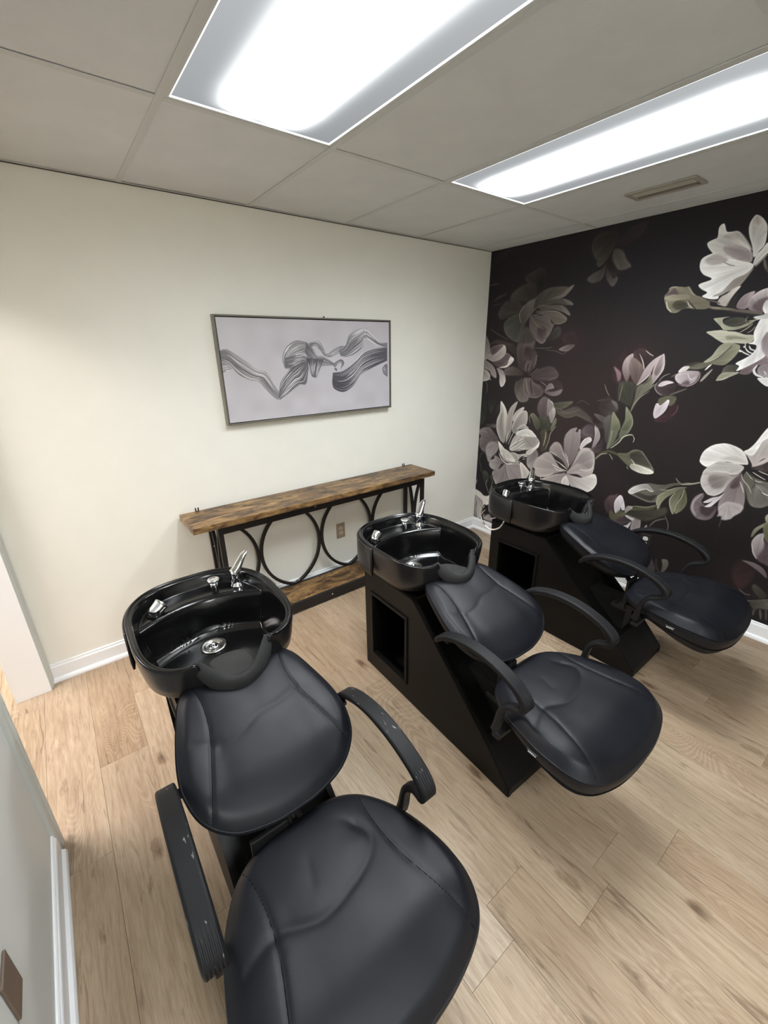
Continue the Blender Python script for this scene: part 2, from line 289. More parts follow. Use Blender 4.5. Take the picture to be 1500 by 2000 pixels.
MURAL = """B 2c2a2e .9 487 1198,2022
B 302e31 .8 351 1483,1746
B 3d3434 .7 566 558,1366
B 403534 .6 379 833,999
B 3a2f2e .7 420 1095,1329
B 3b3030 .6 160 1248,1600
B 2f2927 .8 453 1602,1051
B 261f1f .8 524 1547,220
B 1d1918 .8 264 2010,447
B 2c2223 .6 176 2125,283
B 332a2b .6 181 1562,1240
B 2a2629 .6 238 255,2295
B 382b2c .6 150 1280,694
B 3f3032 .7 110 767,1702
P 2f2a29 45403b 8.7:997,2354 899,2368 851,2335 846,2281 890,2211 954,2210 986,2251 1007,2300
P 332d2c 4a4541 5.8:984,2236 908,2216 894,2187 925,2167 964,2201
P 3a3433 58534f 8.6:953,2190 941,2157 884,2136 842,2105 880,2078 935,2086 959,2127
P 3a3433 625c59 8.7:968,2153 972,2105 998,2063 1028,2042 1049,2073 1044,2097 1020,2088 997,2118
P 46413d 5f5a54 8.6:998,2257 993,2212 1025,2153 1060,2130 1105,2135 1121,2148 1087,2187 1052,2241
P 2c2628 3a3435 14.5:1010,2285 1063,2269 1131,2297 1170,2340 1160,2370 1095,2361 1045,2323
P 26211f 3a3130 9.1:967,2208 971,2161 1007,2109 1035,2098 1037,2136 1003,2180
L 1c1817 6.4:996,2268 972,2207 897,2143
P 2c2829 343031 15.6:48,2317 113,2323 172,2370 163,2387 72,2365
P 2c2a27 3b3634 13.7:455,2092 356,2148 351,2184 414,2206 462,2225 509,2199 528,2104 496,2068
P 37332f 48423d 14.4:435,1992 346,2010 233,2019 228,2063 293,2109 371,2131 440,2109 461,2046
P 3a3532 4b4540 15.6:355,1936 245,1916 144,1894 116,1946 175,2019 248,2018 320,2002
P 3f3f3a 57564f 7.5:384,1923 246,1910 179,1853 218,1766 319,1716 358,1746 377,1816
P 45403c 564f4b 11.3:396,1826 355,1773 334,1713 326,1656 369,1594 453,1594 485,1661 490,1726 456,1786
P 403c39 5d5650 7.2:444,1930 439,2013 515,2066 592,2083 711,2071 671,2032 602,2014 507,1987
P 57524a 7a736a 3.6:519,1991 602,2014 671,2032 717,2070 755,2078 712,2028 664,2003 569,1992 522,1970
P 3f3a37 5f5953 7.5:481,1989 598,2004 688,1996 749,1972 764,1952 712,1956 633,1972 523,1965
P 5a5550 7a736c 3.3:676,2000 736,1983 766,1954 722,1965
P 4a4541 625b54 7.2:483,1973 573,1966 676,1958 734,1920 754,1885 701,1908 608,1934 514,1935
P 6a635c 80786f 3.3:670,1959 715,1931 754,1885 701,1912
P 4c4643 6d645c 3.6:463,1928 552,1933 646,1921 710,1887 731,1866 700,1838 640,1836 585,1880
L 857c72 5.6:566,1927 647,1916 718,1877 727,1852 683,1834 640,1836
P 4a4441 746a63 3.7:427,1905 506,1900 583,1890 612,1842 635,1831 602,1755 559,1703 504,1720 464,1770 424,1825
P 4a3f41 5f5152 10.8:504,1822 570,1808 577,1756 544,1720 499,1758
L 80766d 4.3:612,1842 611,1781 570,1714 539,1704 489,1737
L 847a72 4.0:428,1899 489,1833 551,1804
L 6b625b 4.0:435,1893 457,1824 496,1779
L 7a716a 4.0:453,1908 517,1914 553,1927
L 7a716a 4.0:449,1940 503,1967 573,1961
L 7a716a 4.9:411,1921 361,1892 337,1861 340,1947 364,1977
L 6f675f 5.8:413,1911 376,1987 464,2021
P 4a4541 625b55 7.5:352,1850 324,1911 338,1963 376,1992 439,2018 454,2001 444,1930 391,1869
L 847b73 5.1:336,1867 322,1927 363,1983
L 746b64 4.0:392,1864 409,1942 454,2001
L 2c2827 5.6:459,2011 447,1950
P 35302f 4a4542 10.8:581,1729 644,1728 694,1757 693,1803 656,1815 625,1775
L 5a5450 7.8:484,1672 589,1668 639,1676
L 55504a 7.5:591,1655 668,1649 732,1628 765,1643
P 6a5c5b 857674 3.5:822,1689 764,1690 702,1664 717,1649 776,1648
L 2f2e2c 11.3:561,1687 673,1696 718,1721
P 3a2c2e 46393a 19.8:821,1699 745,1700 717,1726 724,1762 803,1774
L 4c484b 8.3:3,2155 56,2158 102,2156
L 3a3739 14.7:53,2034 127,2061 184,2078
L 4a4748 6.2:82,2054 126,2067 155,2069
L 3c393b 10.4:49,2001 102,2008 132,2011
L 4a4340 10.9:43,1824 133,1780 229,1737
P 50423f 3e3533 16.7:50,1701 118,1737 203,1725 301,1692 308,1630 222,1672 121,1711
P 6a6160 8c827f 4.4:-62,1774 -2,1778 31,1739 55,1679 50,1619 17,1580 -44,1579
P 8a7f7e cdc3c1 4.3:62,1575 23,1597 57,1630 67,1674 122,1695 192,1699 218,1678 221,1625 170,1581 107,1564
P 5a4e4d 75696a 8.7:67,1674 122,1695 192,1696 148,1652 80,1619
P 7a6f6f a79b9b 4.2:171,1565 203,1598 227,1635 262,1619 284,1604 242,1555 175,1527
P 4c4141 75686a 13.0:93,1559 177,1582 227,1630 262,1625 278,1598 222,1550 162,1521
P c0b6b3 e2dad5 4.2:169,1521 243,1545 271,1604 306,1593 302,1567 246,1523 184,1516
P 7a7070 a59a99 4.3:-22,1585 9,1580 95,1537 137,1482 142,1432 88,1458 71,1486 16,1507 -38,1505
P 948987 b0a5a2 4.4:-38,1505 32,1496 73,1463 73,1423 3,1400 -28,1396
L d5ccc6 5.3:-5,1400 48,1411 77,1423 89,1413
P 8a7f7f cdc3c2 4.2:141,1515 200,1500 231,1468 244,1414 227,1374 200,1364 182,1400 176,1455
P 4d4442 6b615d 11.7:381,1463 328,1461 232,1463 221,1501 260,1523 313,1530 376,1505 412,1475
P 504846 756c67 8.1:409,1443 373,1420 347,1413 340,1353 368,1289 413,1254 471,1264 486,1292 477,1318 433,1358
P 6c625e 564b4a 8.1:422,1443 486,1446 521,1416 592,1389 612,1354 584,1315 542,1299 479,1302 435,1342 422,1395
L 7f746f 6.5:421,1401 443,1327 491,1303 555,1300 600,1327 608,1359
L 7d736e 14.8:443,1434 465,1360 490,1314
L 463c3b 12.4:487,1435 494,1383 513,1331
P 453c3b 5f5553 12.2:374,1516 341,1578 325,1656 352,1702 440,1705 487,1719 475,1670 513,1610 511,1539 454,1497
P 3f3636 554a4a 15.6:418,1681 495,1655 520,1610 503,1549 445,1569 400,1620
P 463c3d 5f5354 11.3:484,1456 528,1499 596,1531 665,1537 724,1480 685,1439 610,1431 537,1432
L 6d6161 6.8:645,1437 683,1454 715,1465
L 8a7f7e 4.0:435,1491 435,1548 468,1579
L 8a7f7e 4.0:455,1486 461,1538 486,1585
L 8f8483 4.0:501,1519 517,1580 513,1610 531,1615
L 8a7f7e 4.0:477,1466 527,1509 550,1520
L 8a7f7e 4.0:422,1496 423,1538 437,1579
L 6d6261 4.0:465,1455 476,1518 465,1559
L 332b2b 15.4:420,1459 484,1456
P 3c3132 4a3c3e 15.0:569,1424 641,1422 713,1445 770,1398 755,1348 701,1329 628,1344
P 6d6060 948788 3.6:621,1354 649,1407 677,1414 699,1384 666,1372
P 6a5d5d 807374 7.2:621,1354 697,1354 768,1378 751,1337 696,1323 641,1335
L 8d8181 5.3:575,1424 614,1405 640,1386
P 54464a 6d5f61 7.9:626,1138 581,1198 579,1257 604,1301 632,1314 677,1291 674,1228 671,1164 651,1135
P 8d8080 d0c5c3 3.8:708,1118 682,1176 668,1233 679,1281 702,1278 734,1223 738,1177 724,1128
P a59a98 7a6d6e 7.5:660,1290 690,1282 713,1247 690,1198 670,1170
P 3c3c32 505045 15.1:638,1052 594,1102 605,1157 650,1146 683,1166 702,1115 698,1060
P 4a4b3e 74755f 3.9:601,1047 565,1076 539,1128 516,1159 546,1178 596,1135 614,1088
L 8a8375 5.5:540,1175 512,1142 525,1093
P 5c5d4c 7f7d66 3.8:710,1062 721,1112 748,1162 754,1121 727,1064
P 494a40 5e5d50 7.2:715,1268 771,1283 868,1296 826,1252 773,1227 726,1233
L 6d6a5c 6.8:726,1238 791,1224 854,1215 920,1236
L 5c5a4f 12.5:739,1224 797,1183 854,1179 925,1207
P 33342f 42433b 13.4:80,1232 153,1250 138,1178 112,1140
P 2c2d29 3d3e36 22.4:-14,1242 37,1276 61,1189 57,1067 4,1030
L 5a5450 8.5:33,1404 51,1376 55,1336 50,1301
P 302d29 45403b 17.4:174,1122 175,1182 201,1219 201,1143
P 5f5657 8c8283 9.3:163,894 80,779 18,815 6,880 22,913 0,945 16,982 102,1008 168,968 222,912
L 9c9291 4.5:0,945 43,966 95,953
P 403a38 6a625f 13.8:63,1023 112,1034 178,1042 181,1014 114,1010
P 6d6466 9a908f 9.3:225,879 185,792 139,692 102,742 84,800 115,871 175,895 223,903
P 857b7c a69b9a 14.0:213,877 134,874 96,812 114,754 177,755 230,830
P 7c7273 aaa09d 9.1:280,704 238,639 169,641 141,671 150,709 191,732 200,765 251,749 309,705
L c0b6b2 4.6:149,652 201,632 267,651 305,694
P 8f8585 968b8b 9.1:326,718 250,642 196,620 188,577 218,526 261,478 348,520 379,558 333,649
L d0c8c2 6.4:196,620 188,582 218,531 254,487 291,485
P a09694 8d8283 9.1:327,703 336,625 373,557 415,546 485,588 506,637 478,733 415,750
L 5f5655 7.8:322,697 336,630 380,548
L d0c8c3 6.1:381,538 401,568 445,584 487,618
P d5cec8 c9c0bb 4.2:470,756 564,698 568,670 542,616 512,594 494,644
P 8a8080 a39998 7.9:634,843 619,877 597,887 541,836 530,796 537,745 573,714 617,700 625,758
P 8f8583 cbc5be 4.4:259,898 203,973 185,1038 191,1096 214,1155 213,1244 248,1219 276,1171 289,1126 289,1051 293,909
P b3aca6 dad5ce 4.5:299,958 268,1030 265,1114 253,1169 216,1244 260,1206 291,1135 295,1052
P 9d9691 85807b 13.5:257,918 211,1013 215,1094 237,1153 252,1075 273,983 286,917
L e8e3dc 4.1:213,1244 254,1210 291,1140 297,1033
L d5cfc8 5.1:190,1020 217,956 253,902
P 8a827e a39b97 4.4:305,910 292,1023 297,1136 327,1212 382,1257 380,1230 356,1156 353,1087 350,1017 335,944
L cdc6bf 4.0:298,1127 318,1193 377,1255
P b5aea8 d0c9c3 4.2:352,1096 362,1152 406,1197 451,1217 449,1192 410,1157 374,1098
P 948c88 b0a8a4 4.2:357,1004 352,1045 368,1102 410,1161 465,1189 491,1165 496,1113 485,1071 435,1042 397,990
L e3ddd6 6.4:354,1031 374,1098 415,1162 465,1187 491,1170
L d6cfc8 4.0:491,1165 495,1117 484,1075
P 9c9490 c0b8b3 4.2:404,1029 464,1073 507,1060 518,1039 467,1041
L dcd6cf 4.8:399,1028 464,1073 514,1048
P e0dfd9 d0cdc6 4.2:468,1037 531,1041 575,1015 600,987 559,982 486,975 434,958 400,972 407,1006
P c5c0b8 a59e98 8.7:347,845 389,971 475,978 590,986 625,951 611,903 564,868 510,868 431,845
P 938b87 a09893 12.3:476,969 549,980 602,970 613,926 560,895 513,887 492,930
P cdc7c1 e3ddd6 4.3:526,828 517,855 562,881 604,916 629,956 629,915 594,877 562,840
L efeae4 4.5:594,991 630,952 610,912 557,880
P b5aea9 dedad3 4.5:355,822 300,842 249,882 223,898 234,850 259,785 300,738 348,727 416,736 419,761
P d5d2cb e3e0da 8.8:344,815 312,839 306,794 321,757 369,746 415,750 400,781
L efeae4 8.0:240,792 275,743 332,714 395,724
L 6d6563 4.4:272,773 324,735 382,734 427,743
P a39b96 b9b2ac 4.6:360,823 440,818 520,837 528,810 485,811 446,766 469,761 438,745 399,786
L e6e1da 5.0:372,820 423,819 457,773
L e6e1da 5.0:307,891 307,944 328,1004
L 5a5350 4.0:312,892 330,943 336,991
L e6e1da 5.2:330,886 352,951 374,997
L f0ece6 6.6:345,859 396,906 482,966
L 5f5754 4.0:340,848 413,908 435,949
L ece7e0 5.0:357,851 420,891 470,931
L f0ece6 5.8:433,874 478,909 493,921
L ece7e0 5.6:442,851 473,866 504,876
L 6d6561 4.3:371,830 430,854 516,869
L ece7e0 4.1:487,798 517,813
L ece7e0 4.0:489,781 520,794
L e6e1da 4.8:474,814 510,830
L dcd6cf 4.0:376,888 415,932 439,964
P 343631 4c4f45 15.4:99,493 73,567 83,596 116,593 145,557 143,514 133,479
L 8a8c7a 6.7:142,524 120,481 145,428 168,385
L 55584c 5.7:84,591 130,585 143,546
P 35352e 50503f 14.6:182,512 164,561 194,578 199,527
L 8a8a74 6.3:200,521 186,470 190,428 203,394
L 34372f 18.3:5,739 22,690 46,642 66,571
L 45483e 9.4:28,702 43,752 86,775
L 3c3f36 11.7:24,664 48,621 52,579
P dcd5d0 e8e2dc 10.6:-9,393 59,382 108,356 154,364 176,378 201,350 188,300 149,270 116,276 84,314 25,330 -5,342
P b3aaa5 cac2bc 10.6:-4,331 35,329 71,303 99,255 104,193 86,123 49,108 26,203 31,264
P 8d8583 a39a97 16.1:-1,113 -16,170 -11,293 -9,329 25,275 26,203 49,112
P d8d0ca b5aca7 10.6:44,328 78,325 115,280 124,235 105,237 66,302
L 4a4341 6.2:50,317 87,284 105,233
L e3dcd6 6.9:98,151 114,188 140,220
L d5cdc6 6.3:114,140 134,174
P c3bbb6 8c8482 15.6:120,126 158,170 189,187 220,161 240,135 205,116
L e3dcd4 8.3:203,140 238,162 268,176
L d0c8c2 6.7:11,495 5,451
P 7a6d6c a39694 7.3:901,783 846,844 730,895 752,963 788,979 821,960 850,916 904,855
P 6d6060 968a89 7.3:911,814 860,903 840,984 846,1040 883,1086 929,1109 923,1078 941,1080 952,1098 970,1031 969,950 940,862
L b3a7a4 4.5:846,1040 882,1089 929,1107
L c5bab6 5.4:943,1087 956,1096 963,1037
P 8a7d7b b0a5a1 7.4:903,769 832,784 731,888 642,835 607,783 606,722 629,680 721,678 794,724 867,755
L d5cbc6 6.6:620,679 672,671 750,700 787,723
L d5cbc6 4.9:727,891 763,886 796,871
P 978a88 c0b5b1 7.4:899,747 985,759 1044,743 1087,781 1104,839 1099,906 1078,955 1034,974 982,952 952,878 927,803
P 857977 a89d9a 10.9:922,788 972,840 1031,824 1073,819 1095,851 1084,916 1052,951 1000,928 967,874
L ddd4cf 6.7:999,804 1049,800 1092,830 1098,892
L e3dbd5 5.7:1017,737 1057,750 1093,782 1104,839
P a79c98 d8d1cb 3.8:892,738 942,662 1005,634 1063,631 1119,670 1144,725 1131,777 1106,788 1069,763 1031,740 959,739
L f0eae5 5.7:1005,634 1063,632 1119,670 1144,725
P 8d807e c9beba 7.6:891,745 855,737 795,717 706,667 677,637 806,645 909,632 934,660
P d5cbc6 e3dbd5 3.7:902,726 934,660 909,632 866,659 875,705
L e6ddd8 6.3:681,669 686,632
P 55484a 453a3b 10.9:966,1051 970,1111 1018,1149 1077,1150 1101,1089 1050,1043 997,1035
P 7a6d70 b8adaf 3.5:1062,966 1067,1019 1071,1072 1059,1142 1089,1120 1112,1065 1095,1011 1076,968
P 6a5d60 54484b 10.5:968,1084 1007,1135 1049,1127 1058,1070 1021,1052
P c0b6b4 e0d8d5 3.6:972,971 986,1014 1022,1049 1048,1049 1053,1024 1017,992 982,952
L efe8e4 5.4:977,985 998,1029 1035,1051
P b0a5a3 cfc5c2 3.6:961,908 982,952 1015,968 983,946 973,923
P 5a4c4e 3f3435 14.0:1062,966 1108,1013 1133,1056 1139,979 1106,947
L f0ebe4 4.0:902,776 860,804 811,823 794,834
L f0ebe4 4.7:888,766 833,777 785,789 769,793
L e6dfd8 4.0:893,782 844,808 819,824
L f0ebe4 4.9:866,762 821,759 787,774
L e6dfd8 4.7:909,799 888,866 868,898
L e0d8d2 4.0:911,814 864,876 838,899
P 4f4547 3f3637 13.3:1138,1133 1081,1131 1065,1149 1119,1168 1146,1159
P 584d50 6a5e62 6.7:1119,1168 1077,1188 1039,1222 1072,1222 1125,1206
P 5c5e50 80836c 3.2:1170,991 1170,1061 1171,1124 1171,1193 1174,1248 1197,1220 1230,1169 1234,1114 1217,1043 1193,1001
L a9aa90 4.0:1176,992 1188,1064 1185,1151 1173,1236
L 3c3c32 4.9:1207,1029 1227,1088 1232,1157
P 4a4744 605c57 12.2:1156,1033 1136,1107 1120,1199 1170,1235 1173,1150 1170,1061
P 5c5e4c 868970 3.1:1239,1090 1246,1147 1259,1209 1249,1291 1278,1258 1308,1208 1309,1155 1289,1110 1260,1075
L a9aa90 4.0:1256,1283 1297,1237 1313,1179 1293,1116
L c0bda5 8.9:1200,999 1246,1048 1269,1088 1306,1109 1330,1109
L d5d2c0 4.5:1331,1103 1342,1087 1339,1062
L 6a6a56 10.4:1197,1014 1227,1051 1256,1093
L 56553f 16.7:1105,913 1144,954 1191,975 1243,965 1282,953
L a5a28c 7.2:1104,900 1139,943 1182,957
L 8f8c76 7.9:1195,956 1217,934 1223,919
P 5a5846 7b7864 3.2:1249,966 1312,983 1353,1015 1405,1012 1448,965 1498,908 1498,880 1457,862 1399,868 1341,894
P 3a3630 524d42 9.2:1332,974 1372,1006 1408,1000 1484,923 1429,918 1369,931
P a8a392 e8e2d6 3.2:1360,917 1430,912 1502,890 1484,868 1417,863 1355,884
L f5f0e8 4.0:1349,946 1370,925 1379,908
L efe8e0 4.0:1431,906 1477,900 1499,887
L 8f8680 4.7:1405,1012 1448,965 1495,907
L a39f8c 4.9:1329,892 1342,872
P 5a4f4a 4c4444 14.6:748,1198 811,1225 905,1260 1025,1189 1016,1162 914,1202 817,1185
L 5c5648 13.4:779,1195 832,1180 900,1201 972,1183 1043,1159
L 6a6656 7.8:745,1218 813,1208 870,1217 923,1236
P 4b4a3d 62604f 7.5:725,1257 774,1274 865,1292 821,1252 773,1234
P 46413a 56503f 15.8:652,881 650,954 630,1038 676,1058 701,991 690,902
L c0bda5 5.9:670,928 678,987 678,1044
L 8c8b72 8.2:690,902 711,978 718,1036 756,1097
L 4a463f 8.6:901,1285 939,1307 996,1281
L 544c4a 9.8:1049,1316 1116,1327 1180,1315
L 6a655a 7.5:1201,1393 1195,1328
L 8c8578 6.8:1168,1314 1192,1280
P 4a3436 3a2c2e 17.3:1262,1434 1146,1449 1121,1530 1144,1605 1206,1678 1276,1686 1311,1630 1282,1534
P 3c2f2f 4b3b3b 11.5:1307,1554 1255,1601 1233,1639 1276,1663 1328,1639 1361,1611 1339,1583
P 6a5a58 b8a7a6 2.9:1223,1452 1187,1511 1178,1556 1190,1600 1225,1630 1237,1615 1231,1542 1235,1498
P 5c4d48 857470 6.1:1292,1431 1254,1474 1222,1537 1229,1606 1272,1587 1314,1544 1315,1510 1297,1456
P c3b3b3 e0d3d2 2.9:1316,1535 1297,1582 1271,1630 1301,1587 1319,1539
P 85767a c9b8ba 2.7:1292,1433 1306,1486 1324,1540 1360,1592 1412,1627 1396,1597 1372,1555 1362,1512 1341,1477
P a09090 cdbcbd 2.7:1377,1440 1372,1488 1373,1550 1392,1593 1414,1630 1429,1584 1430,1537 1406,1480
P 7d6d6c b5a5a4 2.7:1380,1517 1393,1588 1412,1625 1419,1547 1402,1499
L e6d8d6 4.0:1292,1433 1332,1472 1362,1512
L d8c9c9 4.0:1412,1625 1428,1584 1429,1533 1405,1485
L e0d2d0 4.7:1307,1648 1330,1630 1356,1616
P 7a5f66 a08088 9.1:1166,1455 1146,1505 1124,1545 1152,1530 1177,1506 1180,1466
P 3a3a32 4f4d43 11.4:1277,1303 1281,1385 1293,1426 1248,1454 1198,1451 1176,1430 1186,1347 1222,1319
P 5f5d4e 7d7a68 6.1:1283,1267 1294,1345 1298,1426 1345,1458 1363,1507 1382,1460 1377,1440 1403,1446 1373,1411 1341,1379 1319,1342 1295,1284
L a9a48f 4.0:1287,1262 1295,1310 1326,1358 1375,1401
L 4c4740 5.4:1330,1438 1354,1459 1367,1488
L 85806f 4.9:1195,1327 1199,1390 1202,1431
L a09a88 4.0:1080,1430 1104,1384 1126,1354
P 3c3534 4d4442 15.9:1066,1284 1122,1343 1185,1295 1192,1253 1110,1223
P 6f6c6b 5c5656 9.6:1147,1323 1187,1311 1197,1269
P 5c5a4b 7a7866 5.2:1688,1634 1664,1608 1634,1582 1585,1573 1548,1550 1607,1542 1652,1556 1697,1596
P 403a35 4f4a42 7.7:1530,1558 1575,1577 1615,1582 1602,1568 1568,1554
P e0d9d6 cfc6c4 2.7:1515,1526 1535,1554 1567,1559 1563,1541 1537,1522
P 9a8a8e d0c4c8 2.6:1627,1525 1601,1533 1544,1531 1510,1512 1504,1489 1525,1462 1561,1450 1593,1456 1621,1480
P 4f3f42 85757a 4.9:1628,1520 1621,1480 1602,1452 1567,1441 1527,1453 1570,1450 1615,1471
P 75656a 5f4f54 7.7:1544,1454 1572,1478 1591,1465 1578,1451
L e3d8da 4.0:1567,1519 1581,1492 1600,1484 1613,1498
L c0b0b4 4.0:1631,1525 1631,1489 1610,1457 1576,1441
P 504345 3c3132 5.7:1408,1423 1414,1461 1461,1473 1507,1466 1523,1429 1505,1390 1463,1378 1428,1390
P bfb1b5 d5c9cc 2.9:1419,1438 1437,1462 1470,1471 1505,1461 1475,1450 1442,1434
L 9a8c90 6.0:1410,1456 1403,1427 1422,1399 1453,1382
L b5a7aa 4.2:1418,1466 1439,1496 1471,1513
L 6a6258 10.5:1497,1385 1536,1407 1579,1428
L f5f2ec 6.6:1652,1539 1663,1557 1676,1570
L a09a8c 7.9:1642,1477 1659,1508 1686,1544
L 6d655f 8.4:1484,1493 1506,1512
P 6f6d55 5a5848 5.4:1447,1323 1440,1357 1481,1379 1534,1378 1533,1340 1511,1319 1486,1351 1460,1324
P 4f3238 3a282c 11.0:1439,1222 1470,1251 1502,1274 1519,1324 1557,1328 1558,1285 1528,1238 1486,1218
P c5b7c0 ddd2d8 2.7:1441,1235 1425,1266 1428,1321 1440,1332 1457,1319 1490,1356 1503,1347 1494,1293 1469,1256
L 6a464f 5.9:1555,1328 1554,1294 1532,1258
P 6a6a52 8a8b70 3.2:1183,1125 1171,1191 1171,1251 1204,1217 1229,1182 1236,1132
P 5c5d49 85866e 3.0:1251,1134 1261,1196 1261,1249 1250,1293 1285,1257 1306,1212 1302,1170 1292,1139
P dfdedb c3c1bd 2.1:1726,2152 1699,2210 1689,2252 1695,2281 1709,2297 1738,2278 1764,2244 1773,2210 1777,2157 1760,2126 1744,2101
P a9a4a0 bdb8b4 8.0:1711,2290 1737,2272 1741,2252 1725,2245 1707,2255
P c6c2be dcdad6 2.2:1749,2066 1752,2107 1770,2134 1787,2161 1801,2120 1785,2099 1767,2071
P d5d3cf e3e2df 2.2:1734,2116 1713,2154 1670,2215 1645,2237 1616,2239 1594,2246 1575,2284 1555,2271 1558,2225 1543,2217 1515,2200 1551,2151 1607,2114 1680,2090 1736,2082
P c9c6c2 b5b0ab 7.0:1729,2138 1686,2199 1650,2232 1616,2235 1582,2224 1607,2206 1655,2194 1701,2162
P a3989a b0a6a6 3.9:1733,2123 1690,2157 1650,2174 1606,2178 1595,2169 1611,2142 1655,2111 1707,2086 1739,2081
P e3e2e0 e9e9e7 2.1:1753,2066 1678,2097 1606,2122 1566,2145 1548,2148 1506,2129 1505,2085 1531,2048 1577,2020 1520,2000 1536,1975 1570,1953 1549,1936 1589,1919 1628,1917 1634,1936 1675,1969 1723,2017
P b0a9a5 c5c0bc 9.2:1633,2107 1588,2138 1560,2143 1534,2132 1523,2115 1553,2093 1599,2090
L 9a928e 5.1:1614,2099 1646,2080 1670,2073
P 968d87 a59c96 4.3:1756,2051 1727,2027 1683,2008 1659,1977 1638,1950 1600,1933 1635,1932 1666,1947 1703,1962 1724,1985 1744,2022
P d5d0cb b0a8a2 2.3:1721,1971 1690,1960 1668,1940 1641,1924 1630,1895 1650,1882 1679,1876 1689,1908 1702,1937
L b5aea8 6.2:1758,2058 1776,2083 1799,2113
L 8c8580 4.5:1764,2057 1783,2082 1801,2106
P 6d6862 56524e 5.9:1791,2074 1794,2087 1818,2036 1821,2022 1800,2049
P 3a3534 4f484a 13.7:1719,1865 1769,1851 1852,1823 1739,1838 1684,1856 1685,1894 1716,1935
P 7d6b70 bfb0b4 2.3:1726,1865 1728,1898 1750,1928 1789,1939 1779,1904 1778,1868 1761,1855
P 75646a d5cccd 2.0:1846,1834 1788,1849 1772,1880 1782,1915 1811,1940 1846,1947 1856,1905 1843,1885 1841,1856
P 5f4f53 7d6c70 6.3:1843,1835 1797,1856 1805,1888 1829,1903 1855,1908 1849,1884 1840,1860
P c9c8c4 e3e2e0 2.1:1861,1887 1841,1867 1848,1838 1880,1807
P 6f6a59 968f7a 2.3:1592,1905 1549,1932 1508,1951 1476,1993 1453,1993 1421,1999 1378,1999 1366,1976 1351,1950 1369,1903 1402,1864 1435,1858 1463,1876 1494,1878 1541,1870 1592,1871
P 75666a 5c5050 5.5:1349,1958 1378,1979 1399,1993 1419,1971 1426,1959 1382,1959
P a9a38a 8f8973 2.6:1352,1945 1390,1958 1431,1954 1469,1955 1489,1933 1448,1929 1397,1925 1362,1936
P 5f5a4a 4f4b40 7.8:1402,1901 1421,1923 1461,1920 1490,1894 1478,1879 1432,1874
L d5cfb8 8.1:1369,1924 1380,1890 1406,1864
L c9c2ac 4.0:1367,1992 1385,2001 1414,1998
L c0b9a2 4.0:1469,1992 1490,1964 1513,1947
L d0c9b8 5.1:1482,1914 1494,1894 1512,1880
L 3a3530 5.1:1485,1918 1514,1888 1533,1871
L 7d7666 14.0:1557,1896 1613,1873 1664,1865 1722,1854
L 9a917c 8.9:1613,1873 1650,1868
L 6a6258 13.1:1701,1855 1771,1843 1844,1827
L 75605f 6.0:1752,1852 1803,1841 1847,1831
L 6f5d5a 7.6:1575,1914 1621,1903 1645,1890
P 3f3f3a 55554a 6.8:1681,1780 1691,1803 1734,1817 1775,1809 1789,1792 1754,1774 1715,1767
P a3a28b 8a8974 2.3:1633,1814 1661,1819 1708,1820 1679,1812 1684,1788 1719,1770 1760,1771 1786,1783 1824,1798 1803,1774 1772,1759 1739,1752 1691,1756 1669,1786
L c9c7b2 4.0:1633,1814 1663,1787 1694,1756
L 8a8972 4.1:1791,1786 1782,1800 1787,1817
L a9a892 5.3:1794,1794 1826,1798 1848,1805
L b5b39c 4.9:1770,1739 1797,1758 1817,1779
L 9c9a84 4.5:1803,1735 1820,1746 1831,1767
L 2f2e28 4.0:1792,1738 1816,1763 1850,1799
P a5a491 bbb9a6 2.3:1835,1723 1795,1727 1751,1743 1709,1747 1677,1751 1613,1747 1645,1723 1683,1698 1719,1682 1765,1684 1811,1681 1841,1697
P 8a8977 7d7c6a 6.9:1710,1721 1756,1722 1810,1704 1760,1705 1725,1700
L d0cebb 4.0:1615,1747 1679,1752 1714,1747
P 6d6b58 8a8873 2.4:1633,1579 1671,1607 1688,1653 1708,1683 1744,1685 1785,1673 1789,1646 1780,1620 1761,1590 1739,1569 1707,1568 1668,1574
P a3a18b 8f8d78 2.4:1635,1582 1667,1617 1683,1653 1704,1680 1740,1679 1735,1656 1707,1617 1675,1589
L 4c4a3e 4.0:1656,1577 1704,1608 1737,1650 1753,1670
P 4c4b43 716f60 2.3:1799,1537 1780,1530 1736,1514 1718,1483 1735,1517 1740,1554 1770,1572 1815,1555
P 8f8e78 a9a892 2.4:1718,1485 1734,1523 1764,1530 1816,1531 1780,1506 1747,1489
L d5d2be 4.0:1718,1484 1747,1489 1771,1503
L f0ede6 7.6:1655,1542 1664,1555 1675,1568
L a09a8a 9.9:1645,1475 1666,1508 1686,1543
P 6f5f62 827376 4.8:1817,1526 1830,1556 1862,1588 1901,1609 1923,1615 1933,1575 1882,1568 1874,1539 1854,1521
P dcdad8 ecebea 2.3:1875,1809 1848,1805 1837,1773 1832,1734 1842,1694 1821,1681 1857,1672 1858,1646 1836,1614 1789,1579 1808,1564 1802,1537 1844,1562 1877,1586 1912,1620 1916,1654
P 8f8187 a0949a 6.8:1896,1732 1879,1716 1876,1683 1894,1637 1925,1615
P cfcdcb e6e5e4 2.1:1855,1890 1841,1876 1846,1843 1871,1825
P dedcda cac7c6 4.6:1813,1813 1849,1821 1870,1831 1877,1803 1835,1800
P 1f1d1c 2b2826 4.6:1828,1669 1845,1672 1858,1649 1842,1652
L f0eeec 6.2:1828,1669 1840,1652 1864,1643
L f0eeec 5.8:1814,1658 1830,1640 1853,1629
L d5d3bf 5.0:1806,1689 1812,1664 1808,1661
L e6e4dd 6.2:1791,1649 1817,1632 1840,1622
L e6e4dd 10.7:1790,1646 1798,1640
L e6e4dd 7.2:1804,1667 1811,1661
